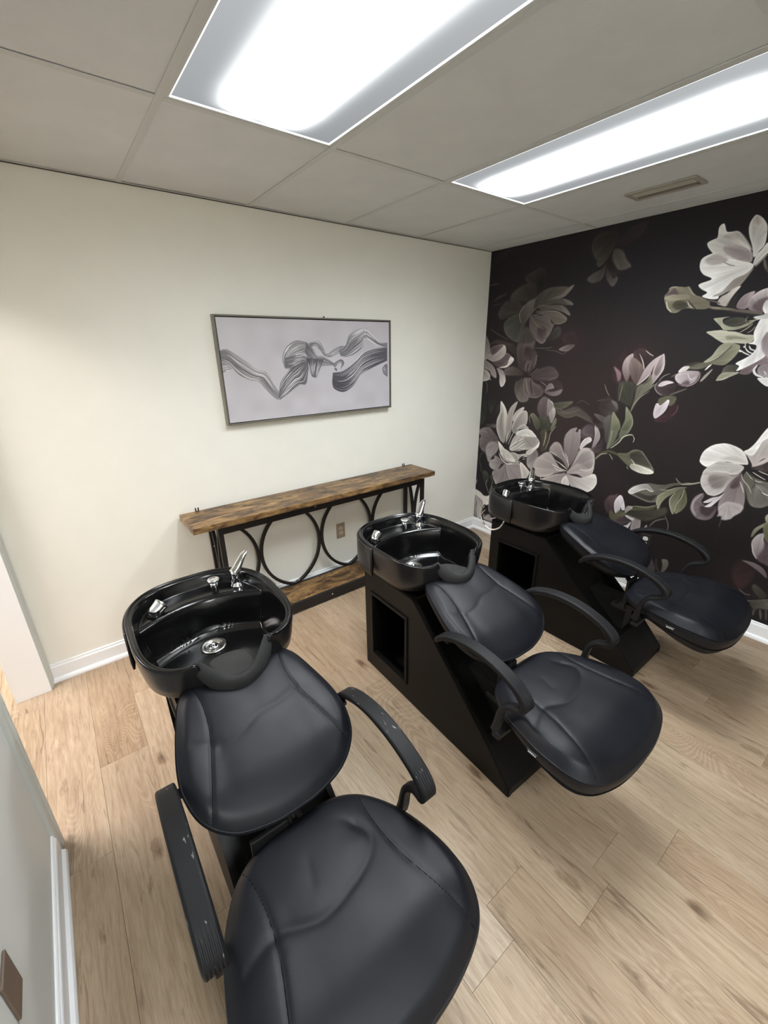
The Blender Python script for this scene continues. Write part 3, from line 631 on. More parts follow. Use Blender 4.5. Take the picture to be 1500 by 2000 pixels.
P 8c8084 a89ea1 4.2:1934,1570 1901,1569 1892,1545 1908,1520 1948,1513
L e3dfde 11.6:1886,1569 1878,1545 1893,1522 1925,1509
P d8d7d6 e9e9e9 2.3:1949,1507 1921,1506 1903,1502 1933,1474 1960,1464
L d5d1d0 5.8:1922,1541 1936,1524
P 3a2f2e 5a4d4d 8.7:2051,1085 2016,1028 1994,1018 2069,1011
P a89c9a c9c1bd 2.2:1998,1025 1988,1042 1963,1076 1940,1100 1955,1119 1976,1156 1996,1212 2011,1247 2023,1257 2060,1106 2029,1075
P d8d5d2 e9e8e6 2.4:1939,1103 1959,1122 1978,1157 1996,1212 2015,1250 2031,1204 2006,1170 1995,1119 1978,1085
P b0a3a0 cdc2be 4.5:1998,1025 2023,1061 2058,1093 2062,1075 2032,1044
P d0ccc8 dedbd7 2.3:1974,1039 1940,1100 1892,1127 1838,1135 1789,1114 1754,1081 1742,1045 1742,1007 1767,985 1796,983 1827,1017 1878,1030 1926,1026 1956,1029
P bab4b0 c8c3bf 8.7:1969,1041 1932,1070 1880,1067 1839,1039 1877,1033 1930,1031
L edebe8 4.0:1742,1007 1744,1049 1759,1085 1793,1118 1839,1133
P b0a9a6 c9c4bf 2.4:1959,1017 1916,1028 1876,1027 1836,1025 1802,995 1786,978 1772,937 1817,940 1878,960 1921,959 1952,983
P 8c8380 bdb5b2 4.8:1957,984 1922,956 1888,962 1810,956 1776,945 1771,902 1783,862 1821,818 1862,815 1898,848 1910,893 1928,931
P 9a918e 857b79 13.1:1912,951 1822,941 1808,903 1841,858 1887,873 1904,918
L dcd7d2 4.1:1803,951 1839,965 1887,969 1920,962 1944,974
L d5cfcb 4.0:1779,945 1772,898 1787,856 1818,821
L dfd9d5 4.0:1819,817 1856,813 1893,847
P 6d6061 958a8a 4.9:1955,970 1936,939 1910,893 1900,842 1891,784 1895,742 1916,698 1967,692 1985,730 2007,750 2011,796 2004,849 1984,911
P a89e9d b8afae 8.0:1932,795 1906,767 1898,743 1906,717 1904,691 1930,710 1926,679 1958,686 1974,709 2003,745 2012,783 1985,796
P 5a4d4e 4f4344 12.1:1956,967 1933,932 1922,889 1940,879 1965,906
P 57554a 75716a 4.8:1976,988 2022,965 2059,954 2101,939 2125,841 2111,818 2082,798 2046,799 2022,826 1999,881 1972,941
P 807b76 6a655f 9.3:2041,924 2095,905 2110,844 2080,816 2044,842
L e0dacf 4.0:1976,991 2008,959 2036,946 2060,948
L e6e1d8 4.3:2005,994 2036,978 2069,963
L e6e1d8 4.0:2029,1006 2055,998 2081,991
L c9c2b3 4.0:1959,974 1971,944 2005,909 2026,874
L ddd6ca 4.2:1961,928 1977,899 1992,869
L f0ece4 4.9:2072,889 2091,881 2111,877
L 3c3a32 4.0:1985,983 2028,941 2022,900
L a39c8a 4.0:2030,931 2061,906 2073,893
P 2c2422 3a3030 7.8:1810,804 1846,810 1875,807 1834,786 1817,770
P 5c4d51 82757a 5.2:1888,747 1885,688 1863,656 1830,646 1793,653 1759,695 1755,746 1769,790 1801,817 1811,798 1805,760 1839,740
P 3f3235 4a3d40 12.9:1887,754 1875,707 1853,675 1815,689 1806,731 1846,735
L a39699 12.9:1797,808 1767,757 1767,705 1793,668
P a89c9e d8d0d1 2.5:1905,843 1884,817 1849,797 1814,759 1839,762 1859,778 1848,761 1828,734 1856,741 1877,773 1896,810
L e9e2e2 4.0:1828,735 1855,745 1874,772
L a9a693 5.2:1667,841 1700,857 1735,863 1770,880
L 5a584b 4.0:1927,673 1926,629
P 53504a 6d6a5c 5.5:1644,832 1597,789 1574,716 1560,690 1504,675 1428,694 1377,716 1394,761 1455,793 1497,808 1555,811
P 8f8a86 d8d3cf 3.0:1532,756 1487,761 1440,738 1395,703 1370,720 1404,763 1455,793 1490,795
L f0ece8 4.8:1481,765 1508,755 1529,758
L e6e1dc 4.4:1409,713 1449,746 1481,762
P 3a342f 4a443c 8.7:1550,738 1504,720 1442,727 1415,708 1480,691 1530,693
L 8a837c 4.4:1390,702 1450,689 1518,678
L 5c594c 15.9:1559,790 1617,826 1668,843 1718,855
L a9a693 9.0:1677,843 1727,857 1777,880
L 8c8876 6.7:1639,876 1656,857 1677,845
P 6a6853 8a886e 2.8:1711,830 1676,808 1639,767 1609,731 1589,687 1581,634 1561,685 1562,730 1583,763 1624,795
L b5b399 4.2:1561,780 1607,786 1656,814 1707,829
L b0ae94 4.2:1581,634 1560,690 1565,736 1597,767
P 5c5b48 85846a 2.7:1696,818 1686,757 1677,695 1671,633 1642,685 1632,732 1654,781
P 56553f 7a795f 2.8:1700,820 1724,768 1730,721 1713,673 1679,641 1681,696 1691,759
L b5b399 5.0:1666,637 1642,685 1634,733 1654,781
L b5b399 4.0:1698,819 1697,771 1679,707 1676,656
L 5a573f 26.1:1385,582 1445,606 1522,634 1565,663
L 8f8c70 7.1:1381,605 1441,625 1510,639 1559,667
P bfb3b0 8f8478 3.2:1423,611 1390,614 1375,579 1381,551 1402,581
P 4a373b 5f4a50 10.3:1290,523 1248,536 1225,598 1250,653 1287,669 1307,680 1297,611
P c0b4bb dbd0d6 3.3:1317,534 1296,587 1298,636 1324,679 1350,656 1374,585 1354,573 1339,599
P b5a9b0 e0d7db 3.2:1322,539 1298,593 1307,650 1340,623 1343,576
P 5a563f 6d6850 10.6:1277,501 1280,551 1312,530 1334,561 1367,565 1383,539 1345,503 1304,478
P d8cdcd c3b7b5 3.2:1383,539 1433,560 1489,566 1458,535 1430,517
P 5f5052 453a3b 7.1:1306,466 1333,506 1380,526 1425,516 1429,493 1384,472 1356,444
P d0c6c5 e0d8d6 3.2:1432,506 1406,473 1366,448 1392,431 1420,453
L d5cac8 6.2:1423,527 1441,503 1435,434
P 8f8182 a59798 3.4:1440,521 1482,551 1494,514 1493,465 1458,429 1437,422
P 9a8c8c b0a4a2 3.1:1535,515 1519,492 1494,460 1534,467
P 3c3830 484338 13.0:1386,552 1467,600 1570,642 1622,668 1631,626 1547,554 1490,536
L 6a6a58 8.9:1551,509 1581,559 1637,594
L 6d6d5a 5.6:1628,614 1659,556 1661,499
L 55503f 10.5:1553,426 1561,380 1556,354
P 544a4c 453c3e 10.3:1569,235 1563,264 1578,295 1612,277 1643,228 1643,178 1609,189
P 57504a 6d655d 6.6:1685,191 1686,259 1673,302 1705,309 1717,278 1707,231
L 3a3432 13.9:1639,294 1651,238 1680,194
P 756d6e a39a9c 2.4:2137,496 2103,558 2097,599 2114,643 2141,657 2143,624 2160,579 2152,511
P 5a4a4f 453a3d 10.2:2142,498 2156,569 2148,626 2170,633 2207,485 2178,478
L b5acad 7.2:2102,575 2118,528 2140,497
P 6a6a56 86866f 2.5:2085,620 2089,669 2121,713 2140,731 2149,709 2121,688 2104,657 2094,623
P 6f6e56 57563f 4.6:2124,701 2149,722 2174,618 2148,626
P 8a8872 9c9a84 4.9:2129,728 2119,757 2135,778 2146,733
P 3c2a2a 2f2322 21.2:2061,351 2060,443 2093,465 2149,417 2142,341 2111,280
P 544a4a 72686a 4.8:2211,395 2174,419 2117,448 2082,461 2131,467 2178,452 2207,420
P 35332b 4d4b40 9.9:2241,283 2212,263 2170,303 2169,335 2212,314
L 6a6460 13.6:2053,253 2091,251 2121,237 2144,225
L 5a5552 8.4:2109,274 2143,257 2168,260
L 6a6662 8.0:2156,217 2188,228 2248,268
P 45423c 5a5650 9.8:2178,218 2249,264 2268,209 2228,197 2207,177
L 524f48 12.2:2207,177 2209,140
L 5a5750 12.1:2232,190 2249,133
L 4a4740 12.1:2257,203 2273,137"""
RIBBON = """R 8a878a d8d5d6 5a575a:-1,408 52,418 107,386 164,349 215,303 271,286 313,214 347,157;6,360 55,337 93,286 151,246 215,235 251,195 297,145 329,122
R a9a5a8 f0eef0 77747a:-2,353 42,352 71,319;-1,286 34,299 71,315
R 6a686c f5f3f5 3f3d42:332,150 359,228 409,288 449,325 543,346;338,122 414,161 483,205 531,210 557,314
R 8f8d90 eeecee 6f6d70:393,304 382,366 415,426 480,463 552,455;438,302 451,349 490,379 537,386 596,416
R 7d7b7e d9d7d9 605e62:400,365 472,379 545,370 561,338;394,312 438,310 495,332 542,339
R 858387 c9c7c9 6a686c:570,448 628,463 656,447 686,391;578,424 616,432 643,408 670,384
R 77757a b9b7ba 5a585d:552,455 596,416 621,376 669,368 746,325;538,394 562,354 598,321 636,312 735,313
R 5f5d62 e9e7ea 48464b:544,362 553,298 572,249 601,244;668,351 651,319 628,279 605,239
R 8f8d90 e5e3e6 706e72:644,416 701,391 753,419 804,431 846,430;670,376 709,363 760,374 792,390 822,373
R 7f7d82 f0eef0 5c5a5f:782,398 835,430 870,496 935,529 1001,538 1056,505 1123,455 1192,450;801,369 842,364 907,380 975,421 999,472 1032,467 1099,437 1191,419
R 6a686d d0ced2 55535a:765,291 736,317 799,348 824,323 796,290;764,274 744,292 788,324 803,315 791,286
R 55535a f8f6f8 3a383e:732,267 795,273 849,296 916,337 996,395 1087,416 1191,419;723,208 736,165 809,139 887,173 957,245 1049,285 1190,330
R 6f6d72 c9c7ca 55535a:1143,278 1168,304 1192,308;1155,241 1179,226 1191,221"""

def to_image(name, arr):
    h, w, _ = arr.shape
    im = bpy.data.images.new(name, w, h)
    px = np.ones((h, w, 4), np.float32); px[..., :3] = np.clip(arr, 0, 1)
    im.pixels.foreach_set(px.ravel()); im.update(); im.pack(); return im

def mural_mat():
    arr = np.zeros((960, 1720, 3)) + hexc('282427')
    paint(MURAL, arr, 2.5, 0.0); far = arr.copy(); paint(MURAL, far, 2.5, 2560.0, seed=5)
    arr[:, 960:] = far[:, 960:]
    arr += (arr.mean(axis=2, keepdims=True) - arr) * 0.18
    rng = np.random.RandomState(2); arr *= 1 + 0.05 * (rng.rand(960, 1720, 1) - 0.5)
    for s, z0, z1 in ((969, 0.9, 2.0), (1933, 0.15, 0.75)):        # paper seams
        i = int(s / 2.5); a, b = int(z0 * 400), int(z1 * 400); arr[a:b, i] = arr[a:b, i] * 0.75 + 0.06
    m = NT('floral_wallpaper'); m.set(Roughness=0.7, Specular_IOR_Level=0.12)
    tx = m.n('ShaderNodeTexImage', image=to_image('floral_print', arr), extension='EXTEND')
    tc = m.n('ShaderNodeTexCoord'); m.l(tc.outputs['UV'], tx.inputs[0])
    gm = m.mix(1.0, tx.outputs[0], (0.98, 0.98, 0.98, 1), 'MULTIPLY')
    m.l(gm, m.b.inputs['Base Color'])
    v = m.coords(); m.bump(m.noise(v, 350, 2), 0.12, 0.001); return m.m

def ribbon_art(spec, img, mm):
    rng = np.random.RandomState(8)
    for l in spec.strip().split('\n'):
        hd, q = l.split(':'); _, base, lite, dark = hd.split(); cols = [hexc(c) for c in (base, lite, dark)]
        A, B = [spline([tuple(map(float, p.split(','))) for p in e.split()], False, 8) for e in q.split(';')]
        def res(Pp, n=60):
            s = np.r_[0, np.cumsum(np.hypot(*np.diff(Pp, axis=0).T))]; u = np.linspace(0, s[-1], n)
            return np.c_[np.interp(u, s, Pp[:, 0]), np.interp(u, s, Pp[:, 1])]
        A, B = res(A), res(B); w = np.hypot(*(A - B).T).max(); nl = int(max(w / 1.9, 8))
        Q = np.vstack([A, B[::-1]]); x0, y0 = Q.min(0) - 6; x1, y1 = Q.max(0) + 6
        H_, W_, _ = img.shape
        i0, i1, j0, j1 = max(int(x0 / mm), 0), min(int(x1 / mm) + 2, W_), max(int(y0 / mm), 0), min(int(y1 / mm) + 2, H_)
        X, Y = np.meshgrid((np.arange(i0, i1) + .5) * mm, (np.arange(j0, j1) + .5) * mm)
        d, _ = segdist(X, Y, Q, True); sd = np.where(inside(X, Y, Q), d, -d); a = np.clip(.5 + sd / 2.5, 0, 1)
        R_ = img[j0:j1, i0:i1]; R_ += (cols[0] * (0.78 + 0.16 * np.clip((X - x0) / (x1 - x0 + 1), 0, 1))[..., None] - R_) * a[..., None] * .95
        for k in range(nl):
            v = (k + .5) / nl + rng.uniform(-.2, .2) / nl; P = A + (B - A) * v
            a0 = rng.randint(0, 25); a1 = rng.randint(32, 60); P = P[a0:a1:3]
            if len(P) < 3: continue
            d, u = segdist(X, Y, P, False); wd = rng.uniform(.6, 1.8)
            al = np.clip((wd * np.sin(np.clip(u, .03, .97) * np.pi) ** .5 - d) / 1.2 + .5, 0, 1) * rng.uniform(.4, 1)
            c = cols[1] if rng.rand() < .5 else cols[2]
            R_ += (c - R_) * (al * (a > .4))[..., None]
    return img

def art_mat():
    h, w = 596, 1222; rng = np.random.RandomState(4)
    lo = rng.rand(8, 14); yy, xx = np.linspace(0, 6.99, h), np.linspace(0, 12.99, w)
    yi, xi = yy.astype(int), xx.astype(int); fy, fx = (yy - yi)[:, None], (xx - xi)[None]
    fy, fx = fy * fy * (3 - 2 * fy), fx * fx * (3 - 2 * fx)
    g = (lo[yi][:, xi] * (1 - fy) * (1 - fx) + lo[yi + 1][:, xi] * fy * (1 - fx) + lo[yi][:, xi + 1] * (1 - fy) * fx + lo[yi + 1][:, xi + 1] * fy * fx)
    arr = hexc('bab6bb')[None, None] * (1 + (g[..., None] - .5) * .07)
    ribbon_art(RIBBON, arr, 1.0)
    m = NT('silver_ribbon_print'); m.set(Roughness=0.5)
    tx = m.n('ShaderNodeTexImage', image=to_image('silver_ribbon', arr), extension='EXTEND')
    tc = m.n('ShaderNodeTexCoord'); m.l(tc.outputs['UV'], tx.inputs[0])
    m.l(m.mix(1.0, tx.outputs[0], (1.15, 1.16, 1.17, 1), 'MULTIPLY'), m.b.inputs['Base Color'])
    v = m.coords(); m.bump(m.noise(v, 300, 2), 0.1, 0.001); return m.m
MAT['mural'] = mural_mat(); MAT['art'] = art_mat()

# ------------------------------------------------------------------ mesh helpers
def link(name, me, mat, parent=None, smooth=False, loc=None):
    mats = mat if isinstance(mat, (list, tuple)) else [mat]
    for k in mats: me.materials.append(MAT[k])
    if smooth: me.polygons.foreach_set('use_smooth', [True] * len(me.polygons))
    o = bpy.data.objects.new(name, me); COL.objects.link(o)
    if parent: o.parent = parent
    if loc: o.location = loc
    return o
def fin(name, bm, mat, parent=None, smooth=False, loc=None, recalc=True):
    if recalc: bmesh.ops.recalc_face_normals(bm, faces=bm.faces)
    me = bpy.data.meshes.new(name); bm.to_mesh(me); bm.free()
    return link(name, me, mat, parent, smooth, loc)
def tag(o, label=None, cat=None, group=None, kind=None):
    if label: o['label'] = label
    if cat: o['category'] = cat
    if group: o['group'] = group
    if kind: o['kind'] = kind
    return o
def empty(name, loc=(0, 0, 0), rz=0.0):
    o = bpy.data.objects.new(name, None); COL.objects.link(o); o.location = loc; o.rotation_euler = (0, 0, rz)
    o.empty_display_size = 0.1; return o
def box(bm, lo, hi, bev=0.0, seg=2):
    lo, hi = Vector(lo), Vector(hi); c = (lo + hi) / 2; s = hi - lo
    r = bmesh.ops.create_cube(bm, size=1, matrix=Matrix.Translation(c) @ Matrix.Diagonal((*s, 1)))
    if bev:
        es = list({e for v in r['verts'] for e in v.link_edges})
        bmesh.ops.bevel(bm, geom=es, offset=bev, segments=seg, affect='EDGES', profile=0.5)
def boxo(name, lo, hi, mat, parent=None, bev=0.0, smooth=False):
    bm = bmesh.new(); box(bm, lo, hi, bev); return fin(name, bm, mat, parent, smooth)
def rings(bm, rs, closed_u=True, cap0=False, cap1=False, uvmap=None):
    V = [[bm.verts.new(p) for p in r] for r in rs]; n = len(rs[0])
    for a, b in zip(V, V[1:]):
        for i in range(n if closed_u else n - 1):
            j = (i + 1) % n
            try: bm.faces.new((a[i], a[j], b[j], b[i]))
            except ValueError: pass
    if cap0: bm.faces.new(V[0][::-1])
    if cap1: bm.faces.new(V[-1])
    return V
def crom(P, n=8, closed=False):
    return [Vector(q) for q in _crom(np.array([tuple(p) for p in P], float), n, closed)]
def _crom(P, n, closed):
    N = len(P); out = []
    g = (lambda k: P[k % N]) if closed else (lambda k: P[min(max(k, 0), N - 1)])
    for i in range(N if closed else N - 1):
        p0, p1, p2, p3 = g(i - 1), g(i), g(i + 1), g(i + 2)
        for k in range(n):
            t = k / n; out.append(.5 * (2 * p1 + (p2 - p0) * t + (2 * p0 - 5 * p1 + 4 * p2 - p3) * t * t + (3 * p1 - p0 - 3 * p2 + p3) * t ** 3))
    if not closed: out.append(P[-1])
    return out
def sweep(bm, path, prof, up=Vector((0, 0, 1)), closed=False, caps=True, side=None):
    """prof(i, t) -> list of (a, b) offsets along (side, normal); path list of Vectors."""
    n = len(path); rs = []
    for i, p in enumerate(path):
        a = path[(i - 1) % n] if closed else path[max(i - 1, 0)]
        b = path[(i + 1) % n] if closed else path[min(i + 1, n - 1)]
        t = (b - a).normalized(); s = side if side is not None else t.cross(up)
        if s.length < 1e-5: s = Vector((1, 0, 0))
        s = s.normalized(); nn = s.cross(t).normalized()
        rs.append([p + s * x + nn * y for x, y in prof(i, i / max(n - 1, 1))])
    if closed: rs.append(rs[0][:])
    rings(bm, rs, True, caps and not closed, caps and not closed)
    if closed: bmesh.ops.remove_doubles(bm, verts=bm.verts, dist=1e-6)
def circ(r, n=10, ry=None):
    ry = ry or r
    return [(r * math.cos(2 * math.pi * k / n), ry * math.sin(2 * math.pi * k / n)) for k in range(n)]
def rrect(w, h, r, n=3):
    out = []
    for cx, cy, a0 in ((w/2-r, h/2-r, 0), (-w/2+r, h/2-r, 90), (-w/2+r, -h/2+r, 180), (w/2-r, -h/2+r, 270)):
        for k in range(n + 1):
            a = math.radians(a0 + 90 * k / n); out.append((cx + r * math.cos(a), cy + r * math.sin(a)))
    return out
def tube(bm, path, r, n=8, closed=False):
    c = circ(r, n); sweep(bm, path, lambda i, t: c, closed=closed)
def lathe(bm, prof, n=24, mat=Matrix.Identity(4)):
    rs = [[mat @ Vector((r * math.cos(2*math.pi*k/n), r * math.sin(2*math.pi*k/n), z)) for k in range(n)] for r, z in prof]
    rings(bm, rs, True, True, True)
def copy_tree(o, parent=None):
    c = o.copy(); COL.objects.link(c); c.parent = parent
    for ch in list(o.children): copy_tree(ch, c)
    return c
def smoothstep(a, b, x):
    t = min(max((x - a) / (b - a), 0.0), 1.0); return t * t * (3 - 2 * t)
# ================================================================== THE SETTING
# ---- floor: dark subfloor with single oak planks laid towards the back wall
floor = boxo('floor', (-5.6, YB, -0.06), (0.0, 1.6, -0.0075), 'subfloor')
tag(floor, 'light oak plank floor of the salon room', 'floor', kind='structure')
PW, PL = 0.186, 1.22
JOINT = {0: -1.18, 1: -0.77, 2: -1.60, 3: -0.55, 4: -1.42, 5: -1.00, 6: -2.115, 7: -2.328, 8: -1.05, 9: -2.403, 10: -1.72, 11: -0.66, 12: -2.02, 13: -1.30, 14: -2.25, 15: -0.9, 16: -1.9, 17: -0.5, 18: -1.5}
def plank_mesh(w, l):
    bm = bmesh.new(); g = 0.0003; e = 0.0005
    lo, hi = (-w/2 + g, -l/2 + g), (w/2 - g, l/2 - g)
    rs = [[(lo[0], lo[1], z), (hi[0], lo[1], z), (hi[0], hi[1], z), (lo[0], hi[1], z)] for z in (-0.0075, -e)]
    rs.append([(lo[0]+e, lo[1]+e, 0), (hi[0]-e, lo[1]+e, 0), (hi[0]-e, hi[1]-e, 0), (lo[0]+e, hi[1]-e, 0)])
    rings(bm, [[Vector(p) for p in r] for r in rs], True, False, True)
    bmesh.ops.recalc_face_normals(bm, faces=bm.faces)
    me = bpy.data.meshes.new('plank'); bm.to_mesh(me); bm.free(); me.materials.append(MAT['plank']); return me
cache = {}
rnd = random.Random(5)
for k in range(-12, 19):
    x0 = -3.465 + PW * k; x1 = min(x0 + PW, -0.001)
    if x1 - x0 < 0.02: continue
    ytop = 0.0 if x0 > -3.5 else 1.5
    j = JOINT.get(k, -0.3 - 0.37 * (k % 4)); y = j
    while y < ytop: y += PL
    ends = []
    while y > YB: ends.append(y); y -= PL
    ends.append(y)
    for a, b in zip(ends, ends[1:]):
        hi, lo = min(a, ytop), max(b, YB)
        if hi - lo < 0.03: continue
        key = (round(x1 - x0, 4), round(hi - lo, 3))
        if key not in cache: cache[key] = plank_mesh(x1 - x0, hi - lo)
        o = bpy.data.objects.new('plank', cache[key]); COL.objects.link(o); o.parent = floor
        o.location = ((x0 + x1) / 2, (hi + lo) / 2, 0.0)

# ---- walls
def quads_uv(name, lo, hi, mat, uvf):
    bm = bmesh.new(); box(bm, lo, hi); uv = bm.loops.layers.uv.new('UVMap')
    for f in bm.faces:
        for l in f.loops: l[uv].uv = uvf(l.vert.co)
    return fin(name, bm, mat)
wb = boxo('wall_back', (WX - 0.14, 0.0, -0.01), (0.14, 0.12, 2.46), 'wall_paint')
tag(wb, 'plain cream painted wall behind the console table', 'wall', kind='structure')
wr = quads_uv('wall_right', (0.0, YB, -0.01), (0.12, 0.0, 2.46), 'mural', lambda c: (-c.y / 4.3, c.z / 2.4))
tag(wr, 'right wall papered with large pale flowers on near-black ground', 'wall', kind='structure')
wf = boxo('wall_front', (WX - 0.14, YB - 0.12, -0.01), (0.12, YB, 2.46), 'wall_paint')
tag(wf, 'cream wall on the camera side of the room', 'wall', kind='structure')
DY0, DY1, DH = -1.03, -0.055, 2.05                        # doorway in the left wall
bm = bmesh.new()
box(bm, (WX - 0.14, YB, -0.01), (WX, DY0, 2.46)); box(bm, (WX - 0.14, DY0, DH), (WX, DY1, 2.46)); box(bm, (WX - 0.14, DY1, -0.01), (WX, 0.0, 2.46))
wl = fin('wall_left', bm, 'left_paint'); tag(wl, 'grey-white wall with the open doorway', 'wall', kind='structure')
# adjoining room beyond the doorway
bm = bmesh.new(); box(bm, (-5.72, YB, -0.01), (-5.6, 1.6, 2.46)); box(bm, (-5.6, 1.6, -0.01), (WX - 0.14, 1.72, 2.46)); box(bm, (WX - 0.14, 0.12, -0.01), (WX - 0.02, 1.6, 2.46)); box(bm, (-5.6, YB - 0.12, -0.01), (WX - 0.14, YB, 2.46))
tag(fin('wall_far', bm, 'wall_paint'), 'walls of the room beyond the doorway', 'wall', kind='structure')

# door lining and casing
d1 = boxo('jamb', (WX - 0.145, DY1 - 0.022, 0.0), (WX + 0.003, DY1, DH), 'trim')
d1.name = 'door_1'; tag(d1, 'white painted lining of the doorway beside the back wall', 'door', kind='structure')
boxo('head_lining', (WX - 0.145, DY0, DH - 0.02), (WX + 0.003, DY1, DH), 'trim', d1)
boxo('side_lining', (WX - 0.145, DY0, 0.0), (WX + 0.001, DY0 + 0.02, DH), 'trim', d1)
def casing(name, y0, y1, mat, par):
    bm = bmesh.new(); w = y1 - y0
    pr = [(0, 0), (0.011, 0), (0.014, 0.12), (0.014, 0.55), (0.019, 0.65), (0.019, 0.9), (0.012, 1.0), (0, 1.0)]
    rings(bm, [[Vector((WX + a, y0 + b * w, z)) for a, b in pr] for z in (0.0, DH + 0.05)], True, True, True)
    return fin(name, bm, mat, par)
casing('casing', DY1 - 0.004, DY1 + 0.052, 'casing_grey', d1)
casing('casing', DY0 - 0.05, DY0 + 0.006, 'casing_grey', d1)

# baseboards
BP = [(0, 0.108), (0.005, 0.108), (0.0085, 0.104), (0.0085, 0.100), (0.0065, 0.097), (0.011, 0.093), (0.013, 0.088), (0.013, 0.026), (0.016, 0.024), (0.023, 0.019), (0.027, 0.010), (0.027, 0.0), (0, 0)]
def baseboard(name, a, b, nrm, label):
    a, b, nrm = Vector(a), Vector(b), Vector(nrm); bm = bmesh.new()
    rings(bm, [[p + nrm * d + Vector((0, 0, z)) for d, z in BP] for p in (a, b)], True, True, True)
    tag(fin(name, bm, 'trim'), label, 'baseboard', kind='structure')
baseboard('baseboard_back', (WX + 0.014, -0.0005, 0), (-0.0005, -0.0005, 0), (0, -1, 0), 'white moulded baseboard along the cream back wall')
baseboard('baseboard_right', (-0.0005, -0.001, 0), (-0.0005, YB, 0), (-1, 0, 0), 'white moulded baseboard under the floral wallpaper')
baseboard('baseboard_left', (WX + 0.0005, DY0 - 0.052, 0), (WX + 0.0005, YB, 0), (1, 0, 0), 'white moulded baseboard on the near left wall')

# ---- ceiling: slab, T-bar grid, lay-in tiles
ceil = boxo('ceiling', (-5.6, YB, H + 0.055), (0.1, 1.6, H + 0.12), 'gap')
tag(ceil, 'suspended ceiling of large beige tiles in a metal grid', 'ceiling', kind='structure')
xs = [0.0] + [GX - TILE * k for k in range(6)] + [WX]
ys = [0.0, RY, RY - 2 * TILE, RY - 4 * TILE, RY - 6 * TILE, YB]
LIGHTS = [(4, 1), (2, 1), (5, 3)]                              # grid cells holding the troffers
tm = {}
for i in range(len(xs) - 1):
    for j in range(len(ys) - 1):
        if (i, j) in LIGHTS or xs[i] - xs[i+1] < 0.03 or ys[j] - ys[j+1] < 0.03: continue
        x1, x0, y1, y0 = xs[i], xs[i+1], ys[j], ys[j+1]
        if (i, j) == (1, 1):                            # tile that carries the air vent is cut around it
            pass
        w, l = round(x1 - x0 - 0.004, 4), round(y1 - y0 - 0.004, 4)
        if (w, l) not in tm:
            bm = bmesh.new(); box(bm, (-w/2, -l/2, 0), (w/2, l/2, 0.012)); bmesh.ops.recalc_face_normals(bm, faces=bm.faces)
            me = bpy.data.meshes.new('ceiling_tile'); bm.to_mesh(me); bm.free(); me.materials.append(MAT['tile']); tm[(w, l)] = me
        o = bpy.data.objects.new('ceiling_tile', tm[(w, l)]); COL.objects.link(o); o.parent = ceil
        o.location = ((x0 + x1) / 2, (y0 + y1) / 2, H + 0.0035 + rnd.uniform(-0.0008, 0.0012))
boxo('ceiling_tile', (-5.6, YB, H), (WX - 0.14, 1.6, H + 0.012), 'tile', ceil)
def tbar(lo, hi):
    return boxo('grid_bar', lo, hi, 'grid', ceil)
for x in xs[1:-1]: tbar((x - 0.012, YB, H), (x + 0.012, -0.001, H + 0.0022))
for y in ys[1:-1]:
    for a, b in zip(xs[1:], xs[2:]): tbar((b + 0.0125, y - 0.012, H + 0.0001), (a - 0.0125, y + 0.012, H + 0.0021))
    tbar((GX + 0.0125, y - 0.012, H + 0.0001), (0.0, y + 0.012, H + 0.0021))
boxo('wall_angle', (WX, -0.014, H - 0.0005), (0, 0.0, H + 0.0015), 'grid', ceil)
boxo('wall_angle', (-0.014, YB, H - 0.0005), (0, -0.0145, H + 0.0015), 'grid', ceil)
boxo('painted_shadow_line', (WX, -0.006, H - 0.0035), (0, -0.0002, H - 0.0006), 'gap', ceil)  # dark strip stands in for the shadow line where ceiling meets wall

# ---- troffers
def troffer(i, j, label, lens='lens'):
    x1, x0, y1, y0 = xs[i] - 0.012, xs[i+1] + 0.012, ys[j] - 0.012, ys[j+1] + 0.012
    cx, cy = (x0 + x1) / 2, (y0 + y1) / 2
    t = empty('ceiling_light', (cx, cy, H + 0.001)); hx, hy = (x1 - x0) / 2 - 0.0008, (y1 - y0) / 2 - 0.0008
    bm = bmesh.new(); f = 0.011
    for lo, hi in (((-hx, -hy, 0), (-hx + f, hy, 0.010)), ((hx - f, -hy, 0), (hx, hy, 0.010)), ((-hx + f, -hy, 0), (hx - f, -hy + f, 0.010)), ((-hx + f, hy - f, 0), (hx - f, hy, 0.010))):
        box(bm, lo, hi)
    fin('housing_frame', bm, 'grid', t)
    bm = bmesh.new(); vs = [bm.verts.new(p) for p in ((-hx + f, -hy + f, 0.004), (-hx + f, hy - f, 0.004), (hx - f, hy - f, 0.004), (hx - f, -hy + f, 0.004))]
    bm.faces.new(vs); o = fin('prismatic_lens', bm, lens, t, recalc=False)
    bm = bmesh.new(); e = 0.004; z0, z1 = 0.0012, 0.0042; a, b = hx - f, hy - f
    for lo, hi in (((-a, -b, z0), (-a + e, b, z1)), ((a - e, -b, z0), (a, b, z1)), ((-a + e, -b, z0), (a - e, -b + e, z1)), ((-a + e, b - e, z0), (a - e, b, z1))): box(bm, lo, hi)
    fin('lens_rim', bm, 'lens_edge', o)
    boxo('housing', (-hx, -hy, 0.012), (hx, hy, 0.045), 'grid', t)
    tag(t, label, 'ceiling light', 'recessed fluorescent ceiling lights')
troffer(4, 1, 'long fluorescent ceiling light above the sink unit nearest the doorway', 'lens_a')
troffer(2, 1, 'long fluorescent ceiling light beside the floral wall and air vent')
troffer(5, 3, 'added fill light shaped as a ceiling light behind the camera, on the doorway side', 'lens_fill')  # unseen fixture added to fill the room with light
